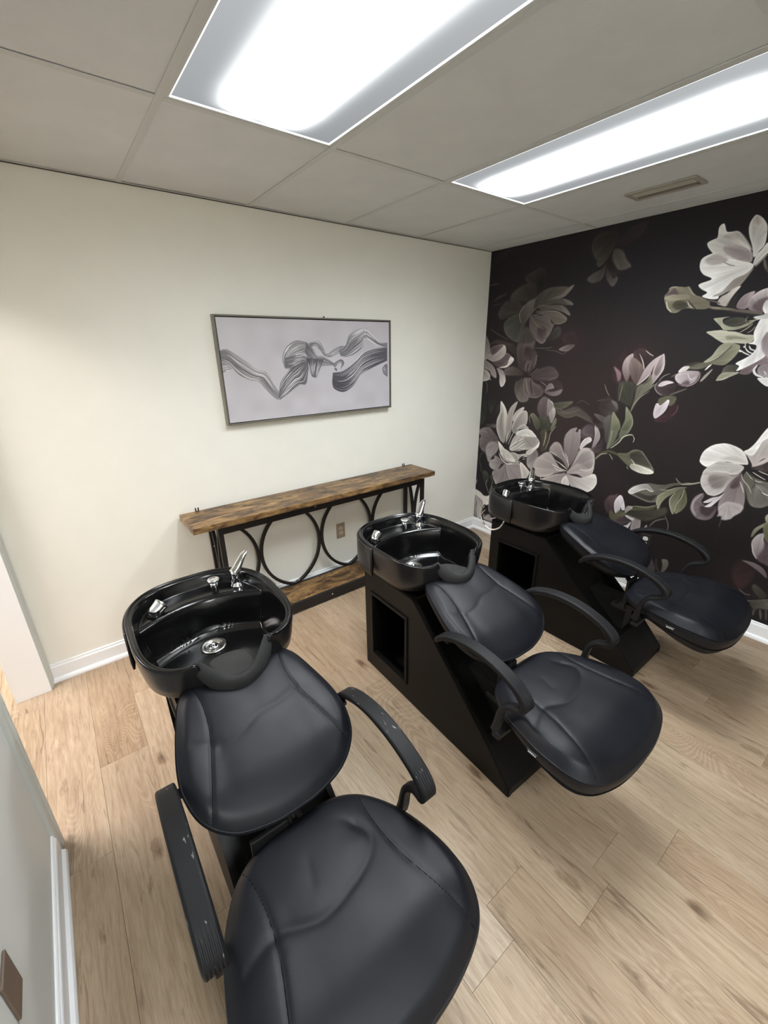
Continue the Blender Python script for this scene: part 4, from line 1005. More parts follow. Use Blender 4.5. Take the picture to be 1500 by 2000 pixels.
# unseen glowing panel added to brighten the doorway and the floor beyond
t = empty('ceiling_light', (-4.4, -0.2, H - 0.02))
boxo('lens', (-0.3, -0.6, 0), (0.3, 0.6, 0.012), 'lens_edge', t); MAT['far_fill'] = glow('far_room_fill', (1.0, 0.93, 0.9, 1), 13.0)
t.children[0].data.materials[0] = MAT['far_fill']
tag(t, 'added flat light panel brightening the room beyond the doorway', 'ceiling light')

# ---- air vent in the ceiling
v = empty('ceiling_vent', (-0.45, -1.43, H + 0.0018))
bm = bmesh.new()
for lo, hi in (((-.075, -.16, -.008), (-.055, .16, 0)), ((.055, -.16, -.008), (.075, .16, 0)), ((-.055, -.16, -.008), (.055, -.14, 0)), ((-.055, .14, -.008), (.055, .16, 0))): box(bm, lo, hi, 0.002)
fin('frame', bm, 'vent', v); boxo('backing', (-.054, -.139, -.0012), (.054, .139, 0), 'vent_dark', v)
for k in range(9):
    x = -0.048 + k * 0.012
    bm = bmesh.new(); a = math.radians(38 if k < 5 else -38); rm = Matrix.Translation((x, 0, -0.0045)) @ Matrix.Rotation(a, 4, 'Y')
    bmesh.ops.create_cube(bm, size=1, matrix=rm @ Matrix.Diagonal((0.0095, 0.276, 0.0009, 1))); fin('slat', bm, 'vent', v)
tag(v, 'small louvred air vent set in the ceiling tile by the wallpaper', 'vent')

# ================================================================== WALL THINGS
# framed print
PX0, PX1, PZ0, PZ1 = -2.294, -1.0735, 1.270, 1.866
pic = empty('framed_picture', ((PX0 + PX1) / 2, -0.003, (PZ0 + PZ1) / 2)); hx, hz = (PX1 - PX0) / 2, (PZ1 - PZ0) / 2
for lo, hi in (((-hx, -.038, -hz), (-hx + .009, 0, hz)), ((hx - .009, -.038, -hz), (hx, 0, hz)), ((-hx + .009, -.038, -hz), (hx - .009, 0, -hz + .009)), ((-hx + .009, -.038, hz - .009), (hx - .009, 0, hz))):
    boxo('frame_rail', lo, hi, 'frame_metal', pic, 0.0012)
boxo('black_liner', (-hx + .009, -.020, -hz + .009), (hx - .009, -.002, hz - .009), 'black_in', pic)  # black board behind the canvas, showing in the slot around it
bm = bmesh.new(); g = .014; box(bm, (-hx + g, -.034, -hz + g), (hx - g, -.0205, hz - g)); uv = bm.loops.layers.uv.new('UVMap')
for f in bm.faces:
    for l in f.loops: l[uv].uv = ((l.vert.co.x + hx) / (2 * hx), (l.vert.co.z + hz) / (2 * hz))
fin('canvas', bm, 'art', pic)
bm = bmesh.new(); lathe(bm, [(0.002, 0), (0.002, .012), (0.0045, .013), (0.0045, .016)], 8, Matrix.Translation((0.09, 0.0005, hz + .006)) @ Matrix.Rotation(math.pi / 2, 4, 'X'))
fin('nail', bm, 'black_metal', pic)
tag(pic, 'grey-framed canvas print of a twisting silver ribbon on the cream wall', 'picture')

def outlet(name, loc, rz, plate, recept, label, w=0.074, h=0.118, both=True):
    o = empty(name, loc, rz)
    bm = bmesh.new(); box(bm, (-w/2, -.006, -h/2), (w/2, 0, h/2), 0.0022); fin('cover_plate', bm, plate, o)
    if recept:
        for s in (-1, 1):
            bm = bmesh.new(); pts = [(0.0165 * math.cos(a), max(-0.0135, min(0.0135, 0.0165 * math.sin(a)))) for a in [2 * math.pi * k / 28 for k in range(28)]]
            rings(bm, [[Vector((a, y, s * 0.0195 + b)) for a, b in pts] for y in (-.0055, -.0078)], True, True, True); r = fin('receptacle', bm, recept, o)
            for lo, hi in (((-.0085, -.0083, -.002), (-.0062, -.0076, .008)), ((.0062, -.0083, -.001), (.0085, -.0076, .007)), ((-.0028, -.0083, -.0095), (.0028, -.0076, -.0045))):
                boxo('slot', (lo[0], lo[1], lo[2] + s * .0195), (hi[0], hi[1], hi[2] + s * .0195), 'black_in', r)
    bm = bmesh.new(); zz = [0] if recept else [-.038, .038]
    for z in zz: lathe(bm, [(0.0001, 0), (0.003, 0.0002), (0.003, 0.002)], 10, Matrix.Translation((0, -.0074 if recept else -.0066, z)) @ Matrix.Rotation(-math.pi / 2, 4, 'X'))
    sc = fin('screw', bm, plate, o) if recept else bm.free()
    for z in ([] if recept else zz):
        bm = bmesh.new(); lathe(bm, [(0.0001, 0), (0.003, 0.0002), (0.003, 0.002)], 10, Matrix.Translation((0, -.0066, z)) @ Matrix.Rotation(-math.pi / 2, 4, 'X')); fin('screw', bm, plate, o)
    tag(o, label, 'outlet'); return o
outlet('wall_outlet', (-1.548, -0.001, 0.385), 0, 'plate_tan', 'ivory_plastic', 'tan double wall outlet seen through the hoop frame of the console')
outlet('wall_outlet', (-0.001, -1.548, 0.398), -math.pi / 2, 'plate_dark', 'white_plastic', 'white outlet on the floral wall behind the backrest of the farthest unit', 0.070, 0.104)
outlet('wall_plate', (WX + 0.001, -1.713, 0.447), math.pi / 2, 'plate_brown', None, 'plain brown cover plate on the near left wall above its baseboard', 0.078, 0.118)

# ================================================================== CONSOLE TABLE
con = empty('console_table', (-1.755, -0.15, 0))
cx, cy = -1.755, -0.15
def cb(name, lo, hi, mat, bev=0.0015, par=con):
    return boxo(name, (lo[0]-cx, lo[1]-cy, lo[2]), (hi[0]-cx, hi[1]-cy, hi[2]), mat, par, bev)
bm = bmesh.new(); box(bm, (-2.645-cx, -0.312-cy, 0.762), (-0.863-cx, -0.030-cy, 0.796), 0.0015)
fin('tabletop', bm, 'rustic', con)
XL, XR, YF, YR = -2.505, -0.925, -0.262, -0.040
cb('top_rail', (XL, YF, 0.703), (XR, YF + 0.022, 0.7615), 'black_metal')
cb('top_rail', (XL, YR - 0.022, 0.703), (XR, YR, 0.7615), 'black_metal')
cb('end_rail', (XL, YF + 0.022, 0.735), (XL + 0.025, YR - 0.022, 0.7615), 'black_metal')
cb('end_rail', (XR - 0.025, YF + 0.022, 0.735), (XR, YR - 0.022, 0.7615), 'black_metal')
for x in (XL, XR - 0.028):
    for y in (YF, YR - 0.022): cb('leg', (x, y, 0.0), (x + 0.028, y + 0.022, 0.703), 'black_metal')
cb('bottom_rail', (XL + 0.028, YF, 0.008), (XR - 0.028, YF + 0.022, 0.078), 'black_metal')
cb('bottom_rail', (XL + 0.028, YR - 0.022, 0.03), (XR - 0.028, YR, 0.100), 'black_metal')
cb('end_rail', (XL, YF + 0.022, 0.04), (XL + 0.025, YR - 0.022, 0.07), 'black_metal')
cb('end_rail', (XR - 0.025, YF + 0.022, 0.04), (XR, YR - 0.022, 0.07), 'black_metal')
# lower shelf, tilted a touch towards the room as in the photo
bm = bmesh.new(); rs = []
for x in (XL + 0.027, XR - 0.027):
    rs.append([Vector((x-cx, y-cy, z)) for y, z in ((YF + .0225, .062), (YR - .0225, .084), (YR - .0225, .100), (YF + .0225, .078))])
rings(bm, rs, True, True, True); fin('lower_shelf', bm, 'rustic', con)
def arc_pts(xt, sgn, z0, z1, sag):
    """arc tangent to the vertical x = xt, ends bent away by sag on side sgn"""
    hc = (z1 - z0) / 2; zc = (z0 + z1) / 2; Rr = (hc * hc + sag * sag) / (2 * sag); a1 = math.asin(min(1, hc / Rr))
    return [(xt + sgn * (Rr - Rr * math.cos(a)), zc + Rr * math.sin(a)) for a in [(-1 + 2 * k / 24) * a1 for k in range(25)]]
ch = rrect(0.020, 0.021, 0.002, 1)
for xt in (-2.2115, -1.7515, -1.2915):
    for s in (-1, 1):
        bm = bmesh.new(); P = [Vector((x-cx, -0.052-cy, z)) for x, z in arc_pts(xt + s * 0.0106, s, 0.101, 0.703, 0.222)]
        sweep(bm, P, lambda i, t: ch, side=Vector((0, 1, 0))); fin('curved_bar', bm, 'black_metal', con)
for x in (XL + 0.012, XR - 0.012):
    for s in (-1, 1):
        bm = bmesh.new(); P = [Vector((x-cx, y-cy, z)) for y, z in arc_pts(-0.151 + s * 0.0106, s, 0.07, 0.735, 0.072)]
        sweep(bm, P, lambda i, t: ch, side=Vector((1, 0, 0))); fin('side_curved_bar', bm, 'black_metal', con)
def bolt(x, z, y=YF): 
    bm = bmesh.new(); lathe(bm, [(0.0045, 0), (0.0045, 0.0015), (0.003, 0.003)], 10, Matrix.Translation((x-cx, y-cy, z)) @ Matrix.Rotation(math.pi / 2, 4, 'X')); fin('bolt', bm, 'screw', con, True)
for x, z in ((-1.883, 0.733), (-1.80, 0.045)): bolt(x, z)
bolt(-1.955, 0.128, -0.061)
bolt(-2.503 + 0.012, 0.56, YR - 0.022)
for x in (-2.545, -0.948):                               # anchor hooks at the back edge
    bm = bmesh.new(); box(bm, (x-.011-cx, -0.045-cy, .796), (x+.011-cx, -0.033-cy, .7985)); box(bm, (x-.011-cx, -0.035-cy, .7985), (x-.004-cx, -0.032-cy, .816)); box(bm, (x+.004-cx, -0.035-cy, .7985), (x+.011-cx, -0.032-cy, .816))
    fin('wall_anchor', bm, 'black_metal', con)
tag(con, 'long narrow console table with rustic brown boards and black hoop frame', 'console table')
# ================================================================== SHAMPOO UNITS (local frame: -y towards the seat)
unit = empty('shampoo_unit', (0, 0, 0))
W2 = 0.178
PROF = [(0.0, 0.0), (0.0, 0.612), (-0.395, 0.612), (-0.415, 0.598), (-0.885, 0.170), (-1.005, 0.040), (-1.005, 0.0)]
HOLE = [(-0.080, 0.115), (-0.350, 0.115), (-0.350, 0.478), (-0.080, 0.478)]
def extr_poly(bm, outer, hole, x0, x1):
    polys = [[Vector((y, z, 0)) for y, z in outer]] + ([[Vector((y, z, 0)) for y, z in hole]] if hole else [])
    flat = [p for q in polys for p in q]; tris = tessellate_polygon(polys)
    V = [[bm.verts.new((x, p.x, p.y)) for p in flat] for x in (x0, x1)]
    for side in V:
        for t in tris: bm.faces.new([side[i] for i in t])
    o = 0
    for q in polys:
        n = len(q)
        for i in range(n): bm.faces.new((V[0][o+i], V[0][o+(i+1) % n], V[1][o+(i+1) % n], V[1][o+i]))
        o += n
ped = None
bm = bmesh.new(); extr_poly(bm, PROF, None, 0, 0.001); bm.free()
def side_panel(s):
    bm = bmesh.new(); extr_poly(bm, PROF, HOLE if s < 0 else None, s * W2, s * (W2 - 0.020))
    bmesh.ops.recalc_face_normals(bm, faces=bm.faces)
    es = [e for e in bm.edges if e.calc_face_angle(0) > 0.3 and all(abs(abs(v.co.x) - W2) < 1e-5 for v in e.verts)]
    bmesh.ops.bevel(bm, geom=es, offset=0.004, segments=2, affect='EDGES')
    p = fin('side_panel', bm, 'black_panel', unit)
    if s > 0: return
    bm = bmesh.new(); xo = s * W2; t = 0.016
    y0, y1, z0, z1 = -0.352, -0.078, 0.113, 0.480
    xa, xb = sorted((xo - s * 0.012, xo + s * 0.008))
    for lo, hi in (((xa, y0 - t, z0 - t), (xb, y1 + t, z0)), ((xa, y0 - t, z1), (xb, y1 + t, z1 + t)), ((xa, y0 - t, z0), (xb, y0, z1)), ((xa, y1, z0), (xb, y1 + t, z1))): box(bm, lo, hi, 0.002)
    fin('opening_frame', bm, 'black_panel', p)
for s in (-1, 1): side_panel(s)
wi = W2 - 0.0205
boxo('back_panel', (-wi, -0.016, 0.0), (wi, 0.0, 0.610), 'black_panel', unit)
boxo('top_panel', (-wi, -0.395, 0.596), (wi, -0.0165, 0.611), 'black_panel', unit)
boxo('bottom_panel', (-wi, -0.85, 0.012), (wi, -0.0165, 0.024), 'black_in', unit)
# recessed sloping front, and the toe panel flush with the sides
def yz_prism(name, pts, x0, x1, mat, bev=0.0):
    bm = bmesh.new(); rings(bm, [[Vector((x, y, z)) for y, z in pts] for x in (x0, x1)], True, True, True)
    if bev: bmesh.ops.bevel(bm, geom=[e for e in bm.edges], offset=bev, segments=2, affect='EDGES')
    return fin(name, bm, mat, unit)
yz_prism('sloping_front', [(-0.385, 0.596), (-0.370, 0.560), (-0.845, 0.130), (-0.880, 0.130), (-0.400, 0.570)], -wi, wi, 'black_panel')
yz_prism('toe_panel', [(-0.845, 0.129), (-0.845, 0.172), (-0.884, 0.170), (-1.003, 0.041), (-1.003, 0.0), (-0.985, 0.0), (-0.985, 0.03), (-0.87, 0.129)], -wi, wi, 'black_panel')

# ---- basin
YC = -0.22
def outline(th, a=0.258, bb=0.292, bf=0.283, nb=2.7, nf=3.4):
    c, s = math.cos(th), math.sin(th); n = nb if s > 0 else nf; b = bb if s > 0 else bf
    r = (abs(c / a) ** n + abs(s / b) ** n) ** (-1.0 / n)
    return r * c, YC + r * s
NTH = 320
TH = [2 * math.pi * k / NTH for k in range(NTH)]
def rim_z(x, y):
    z = 0.824 - 0.014 * smoothstep(-0.30, -0.50, y)
    if y < -0.40:
        ax = abs(x); z = z + (0.716 - z) * (1 - smoothstep(0.070, 0.118, ax)) * smoothstep(-0.40, -0.46, y)
        z += 0.006 * math.exp(-((ax - 0.125) / 0.012) ** 2)
    return z
def deck_y(x): return -0.066 - 1.65 * x * x
def inner_z(x, y, s, zr):
    """height of the inside surface; s = 1 at the lip, 0 at the bowl centre"""
    fl = 0.634 + 0.035 * smoothstep(-0.36, -0.47, y)
    g0 = smoothstep(0.76, 0.975, s); bowl = fl + (zr - 0.006 - fl) * g0
    yd = deck_y(x); back = smoothstep(yd - 0.050, yd - 0.004, y)
    dz = 0.772 + 0.004 * math.exp(-((y - yd - 0.004) / 0.006) ** 2) if s < 0.955 else 0.772 + (zr - 0.006 - 0.772) * smoothstep(0.955, 0.985, s)
    dk = fl + (dz - fl) * back
    cr = smoothstep(yd - 0.075, yd - 0.04, y) * 0.012
    return max(bowl, dk, fl + cr)
bm = bmesh.new(); prof = []
def ring(scale, zf, dx=0.0):
    r = []
    for th in TH:
        x, y = outline(th); k = scale
        n = math.hypot(x, y - YC); x2 = x * (k + dx / n); y2 = YC + (y - YC) * (k + dx / n)
        r.append(Vector((x2, y2, zf(x2, y2, x, y))))
    return r
RS = []
BOT = [(0.0, 0.628), (0.5, 0.628), (0.70, 0.632), (0.80, 0.640), (0.865, 0.655), (0.91, 0.675), (0.945, 0.70), (0.97, 0.735), (0.985, 0.765), (0.995, 0.79)]
for k, z in BOT:
    RS.append(ring(max(k, 0.02), lambda x, y, a, b, z=z: min(z + (0.03 * smoothstep(-0.32, -0.5, y) if z < 0.7 else 0), rim_z(a, b) - 0.012)))
RS.append(ring(1.0, lambda x, y, a, b: rim_z(a, b) - 0.008))
RS.append(ring(1.0, lambda x, y, a, b: rim_z(a, b) - 0.003, -0.001))
RS.append(ring(1.0, lambda x, y, a, b: rim_z(a, b), -0.0045))
RS.append(ring(1.0, lambda x, y, a, b: rim_z(a, b) - 0.0015, -0.0095))
inner = []
SS = [1.0, 0.985, 0.97, 0.955, 0.94, 0.925, 0.91, 0.895, 0.88, 0.86, 0.84, 0.82, 0.80, 0.775, 0.75, 0.72, 0.69, 0.66, 0.63, 0.60, 0.56, 0.52, 0.48, 0.43, 0.38, 0.32, 0.25, 0.17, 0.09, 0.02]
SS = [v for q in zip(SS, [(x + y) / 2 for x, y in zip(SS, SS[1:])]) for v in q] + [0.02]
n_out = len(RS)
for s in SS:
    r = []
    for th in TH:
        x, y = outline(th); n = math.hypot(x, y - YC); k = (n - 0.0125) / n * s
        x2, y2 = x * k, YC + (y - YC) * k; r.append(Vector((x2, y2, inner_z(x2, y2, s, rim_z(x, y)))))
    RS.append(r)
V = rings(bm, RS, True, True, True)
bmesh.ops.recalc_face_normals(bm, faces=bm.faces)
me = bpy.data.meshes.new('basin'); 
for f in bm.faces:
    zc = min(v.co.z for v in f.verts); f.material_index = 0
vidx = {v: i for i, r in enumerate(V) for v in r}
for f in bm.faces: f.material_index = 1 if max(vidx[v] for v in f.verts) < n_out - 3 else 0
bm.to_mesh(me); bm.free()
basin = link('basin', me, ['black_gloss', 'black_satin'], unit, True)
# raised deck for the taps runs inside; cover band around the back of the bowl
bm = bmesh.new(); rs = []
for th in [math.radians(a) for a in np.linspace(2.0, 178.0, 70)]:
    x, y = outline(th); nrm = Vector((x, (y - YC), 0)).normalized(); p = Vector((x, y, 0))
    if y < -0.205: continue
    rs.append([p + nrm * d + Vector((0, 0, z)) for d, z in ((0.0005, 0.815), (0.0045, 0.816), (0.0075, 0.811), (0.0085, 0.700), (0.006, 0.672), (0.0, 0.672), (-0.006, 0.70), (0.0003, 0.80))])
rings(bm, rs, True, True, True); fin('rear_cover', bm, 'black_satin', unit, True)
boxo('basin_mount', (-0.13, -0.36, 0.6115), (0.13, -0.05, 0.630), 'black_in', unit)

# drain
dr = None
bm = bmesh.new(); Mx = Matrix.Translation((0, -0.190, 0.636))
lathe(bm, [(0.046, 0), (0.046, 0.0025), (0.042, 0.0045), (0.034, 0.0038), (0.030, 0.0005), (0.020, -0.0004)], 36, Mx)
dr = fin('drain', bm, 'steel', unit, True)
bm = bmesh.new(); lathe(bm, [(0.019, 0.0012), (0.019, 0.0025), (0.013, 0.003), (0.008, 0.002)], 28, Mx); fin('strainer', bm, 'chrome', dr, True)
bm = bmesh.new(); lathe(bm, [(0.005, 0.003), (0.005, 0.009), (0.0065, 0.010), (0.0065, 0.013), (0.003, 0.0145)], 18, Mx); fin('drain_knob', bm, 'chrome', dr, True)

# taps
def MT(x, y, z, *rot):
    m = Matrix.Translation((x, y, z))
    for a, ax in rot: m = m @ Matrix.Rotation(a, 4, ax)
    return m
Zd = 0.7725
bm = bmesh.new(); Mx = MT(0.162, -0.040, Zd)
lathe(bm, [(0.026, 0), (0.026, 0.004), (0.021, 0.008), (0.020, 0.045), (0.0215, 0.048), (0.0215, 0.053), (0.019, 0.068), (0.009, 0.077)], 28, Mx)
tap = fin('mixer_tap', bm, 'chrome', unit, True)
bm = bmesh.new(); P = crom([Vector((0.162 - .012, -0.048, Zd + 0.060)), Vector((0.168, -0.040, Zd + 0.074)), Vector((0.186, -0.028, Zd + 0.092)), Vector((0.207, -0.016, Zd + 0.112)), Vector((0.226, -0.006, Zd + 0.122))], 5)
def lev(i, t):
    w = 0.0225 * (1 - 0.45 * t) * (1 if t < 0.9 else 0.75); h = 0.017 * (1 - 0.78 * t) + 0.0015
    return circ(w, 14, h)
sweep(bm, P, lev); fin('lever', bm, 'chrome', tap, True)
bm = bmesh.new(); Mx = MT(0.074, -0.028, Zd)
lathe(bm, [(0.0135, 0), (0.0135, 0.022), (0.016, 0.024), (0.016, 0.034), (0.013, 0.036), (0.012, 0.040), (0.0225, 0.044), (0.0235, 0.048), (0.0225, 0.053), (0.016, 0.0545), (0.014, 0.052), (0.004, 0.052)], 28, Mx)
fin('breaker_knob', bm, 'chrome', unit, True)
bm = bmesh.new(); Mx = MT(-0.152, -0.066, Zd)
lathe(bm, [(0.029, 0), (0.029, 0.006), (0.0245, 0.009), (0.022, 0.016)], 26, Mx); hold = fin('sprayer_holder', bm, 'black_gloss', unit, True)
bm = bmesh.new(); Mx = MT(-0.150, -0.068, Zd + 0.018, (math.radians(58), 'Y'), (math.radians(-18), 'X'))
lathe(bm, [(0.012, -0.022), (0.019, -0.016), (0.023, -0.004), (0.024, 0.010), (0.0255, 0.024), (0.0265, 0.031), (0.024, 0.034), (0.020, 0.033), (0.012, 0.031)], 28, Mx)
sp = fin('hand_sprayer', bm, 'chrome', unit, True)
bm = bmesh.new(); lathe(bm, [(0.019, 0.0325), (0.0195, 0.0355), (0.010, 0.036)], 24, Mx); fin('spray_face', bm, 'steel', sp, True)

# neck rest saddle with its inner pad
bm = bmesh.new()
P = crom([Vector((-0.112, -0.478, 0.808)), Vector((-0.096, -0.497, 0.775)), Vector((-0.062, -0.522, 0.738)), Vector((-0.028, -0.535, 0.722)), Vector((0, -0.538, 0.718)), Vector((0.028, -0.535, 0.722)), Vector((0.062, -0.522, 0.738)), Vector((0.096, -0.497, 0.775)), Vector((0.112, -0.478, 0.808))], 5)
def nr(i, t):
    k = math.sin(math.pi * min(max(t, 0.03), 0.97)) ** 0.45; return circ(0.036 * k, 18, 0.019 * k)
sweep(bm, P, nr, up=Vector((0, 1, 0.25)))
nk = fin('neck_rest', bm, 'gel', unit, True)
bm = bmesh.new(); rs = []
for k in range(15):
    t = k / 14; y = -0.530 + 0.190 * t; zc = 0.736 - 0.040 * t ** 1.3; hw = 0.058 * math.sqrt(max(0.0, 1 - max(0, (t - 0.70) / 0.31) ** 2.5)) + 0.003; th = 0.009 * (1 - t ** 6) + 0.002
    r = []
    for j in range(20):
        a = 2 * math.pi * j / 20; x = hw * math.copysign(abs(math.cos(a)) ** 0.7, math.cos(a)); z = th * math.sin(a)
        r.append(Vector((x, y, zc + z + 2.2 * x * x * (1 - 0.8 * t))))
    rs.append(r)
rings(bm, rs, True, True, True); fin('neck_pad', bm, 'gel', nk, True)

# ---- cushions
def poly_dist(p, L):
    b = 1e9
    for a, c in zip(L, L[1:]):
        dx, dy = c[0]-a[0], c[1]-a[1]; l = dx*dx + dy*dy + 1e-12; u = min(max(((p[0]-a[0])*dx + (p[1]-a[1])*dy) / l, 0), 1)
        d = math.hypot(p[0]-a[0]-u*dx, p[1]-a[1]-u*dy); b = min(b, d)
    return b
def cushion(name, half, frame, top, bottom, under, seams, folds, lift, parent, n_in=46, per=10, roll=0.0, pipe=1.0):
    """half: right-hand outline points (x, y) from the centre line at one end to the other;
    frame(x, y, h) -> point; top crown height; bottom(y) depth; under: inset scale of the lower rim"""
    full = half + [(-x, y) for x, y in half[-2:0:-1]]
    O = [(p[0], p[1]) for p in _crom(np.array(full), per, True)]; n = len(O)
    yc = sum(p[1] for p in O) / n
    sl = [[tuple(q) for q in _crom(np.array(s), 8, False)] for s in seams]
    fl = [([tuple(q) for q in _crom(np.array(s), 8, False)], d, w) for s, d, w in folds]
    def surf(x, y, s):
        h = (top * (1 - s ** 3.2) ** 0.55 if s < 1 else 0.0) - roll * smoothstep(0.84, 1.0, s) ** 1.6
        for L in sl:
            d = poly_dist((x, y), L)
            if d < 0.022: h -= 0.0022 * math.exp(-(d / 0.0032) ** 2) + 0.0009 * math.exp(-(d / 0.010) ** 2)
        for L, dep, w in fl:
            d = poly_dist((x, y), L)
            if d < 7 * w: h -= dep * 0.24 * (math.exp(-(d / (w * 0.8)) ** 2) + 0.9 * math.exp(-(d / (w * 2.6)) ** 2)) * smoothstep(1.0, 0.8, s)
        return h + lift(x, y)
    bm = bmesh.new(); RS = []
    K = under
    for s, k in ((0.02, 1.0), (0.5, 1.0), (0.80, 0.99), (0.92, 0.94), (0.975, 0.84), (1.0, 0.70)):
        RS.append([frame(x * K * s, yc + (y - yc) * K * s, -bottom(y) * k + lift(x, y) * 0.5) for x, y in O])
    for q in (0.25, 0.5, 0.75, 0.93):
        sc = K + (1 - K) * math.sin(q * math.pi / 2) ** 0.6
        RS.append([frame(x * sc, yc + (y - yc) * sc, -roll * q - (bottom(y) * 0.70) * (1 - q) + lift(x, y) * (0.5 + 0.5 * q)) for x, y in O])
    RS.append([frame(x * 0.999, yc + (y - yc) * 0.999, lift(x, y) - roll) for x, y in O]); lo_n = len(RS)
    for k in range(n_in + 1):
        s = 1 - (k / n_in) ** 1.35 * 0.985 if k else 0.9935
        RS.append([frame(x * s, yc + (y - yc) * s, surf(x * s, yc + (y - yc) * s, s)) for x, y in O])
    V = rings(bm, RS, True, True, True)
    bmesh.ops.recalc_face_normals(bm, faces=bm.faces)
    ob = fin(name, bm, 'leather', parent, True, recalc=False)
    bm = bmesh.new(); 
    if pipe >= 1: PP = [frame(x * 1.001, yc + (y - yc) * 1.001, lift(x, y) - roll) for x, y in O]
    else:
        sc = (K + (1 - K) * math.sin(0.25 * math.pi / 2) ** 0.6) * 1.003
        PP = [frame(x * sc, yc + (y - yc) * sc, -roll * 0.25 - bottom(y) * 0.70 * 0.75 + lift(x, y) * 0.625) for x, y in O]
    tube(bm, PP, 0.0028, 8, True); fin('piping', bm, 'stitch', ob, True)
    for L in sl:
        bm = bmesh.new(); P = []
        for q in L:
            s = 0; 
            # radial position of the seam point
            dxy = math.hypot(q[0], q[1] - yc) + 1e-9; best = min(O, key=lambda o: abs(math.atan2(o[1]-yc, o[0]) - math.atan2(q[1]-yc, q[0]))); s = min(dxy / math.hypot(best[0], best[1]-yc), 0.99)
            P.append(frame(q[0], q[1], surf(q[0], q[1], s) + 0.0002))
        tube(bm, P, 0.0013, 6); fin('seam', bm, 'stitch', ob, True)
    return ob
SEAT = [(0, -0.848), (0.10, -0.854), (0.180, -0.895), (0.238, -0.980), (0.270, -1.085), (0.282, -1.180), (0.270, -1.262), (0.223, -1.316), (0.118, -1.347), (0, -1.355)]
def seat_frame(x, y, h): return Vector((x, y, 0.480 + h))
def seat_lift(x, y): return -0.028 * smoothstep(-1.20, -1.37, y) + 0.012 * smoothstep(0.10, 0.27, abs(x)) * smoothstep(-0.9, -1.1, y)
cushion('seat', SEAT, seat_frame, 0.036, lambda y: 0.088 + 0.050 * smoothstep(-0.95, -1.30, y), 0.90,
        [[(0.165, -0.893), (0.152, -0.99), (0.158, -1.10), (0.185, -1.21), (0.212, -1.308)], [(-0.165, -0.893), (-0.152, -0.99), (-0.158, -1.10), (-0.185, -1.21), (-0.212, -1.308)]],
        [([(0.105, -0.985), (0.125, -1.03), (0.09, -1.075), (0.02, -1.10), (-0.06, -1.11), (-0.15, -1.075), (-0.235, -1.10)], 0.009, 0.013), ([(0.09, -0.955), (0.112, -0.99)], 0.005, 0.008),
         ([(-0.03, -0.99), (-0.045, -1.04)], 0.003, 0.010)], seat_lift, unit, roll=0.022, pipe=0.5)
ang = math.radians(21.0); BY, BZ = -0.455, 0.728         # backrest plane: v runs down the slope
def back_frame(x, v, h):
    return Vector((x, BY - v * math.cos(ang) + h * math.sin(ang) * -1.0, BZ - v * math.sin(ang) + h * math.cos(ang)))
BACK = [(0, 0.050), (0.055, 0.034), (0.105, 0.012), (0.150, 0.010), (0.184, 0.048), (0.212, 0.135), (0.234, 0.230), (0.237, 0.305), (0.214, 0.380), (0.155, 0.434), (0.068, 0.460), (0, 0.464)]
def back_lift(x, v): return 0.022 * smoothstep(0.12, 0.27, abs(x)) - 0.01 * smoothstep(0.32, 0.46, v)
cushion('backrest', BACK, back_frame, 0.030, lambda v: 0.075, 0.90,
        [[(0.140, 0.014), (0.128, 0.09), (0.135, 0.18), (0.162, 0.28), (0.196, 0.392)], [(-0.140, 0.014), (-0.128, 0.09), (-0.135, 0.18), (-0.162, 0.28), (-0.196, 0.392)]],
        [([(-0.235, 0.215), (-0.19, 0.195), (-0.14, 0.215)], 0.006, 0.010), ([(-0.12, 0.235), (-0.06, 0.225), (0.0, 0.195), (0.07, 0.190), (0.13, 0.170)], 0.006, 0.013),
         ([(0.15, 0.185), (0.20, 0.160)], 0.003, 0.010)], back_lift, unit, roll=0.008)

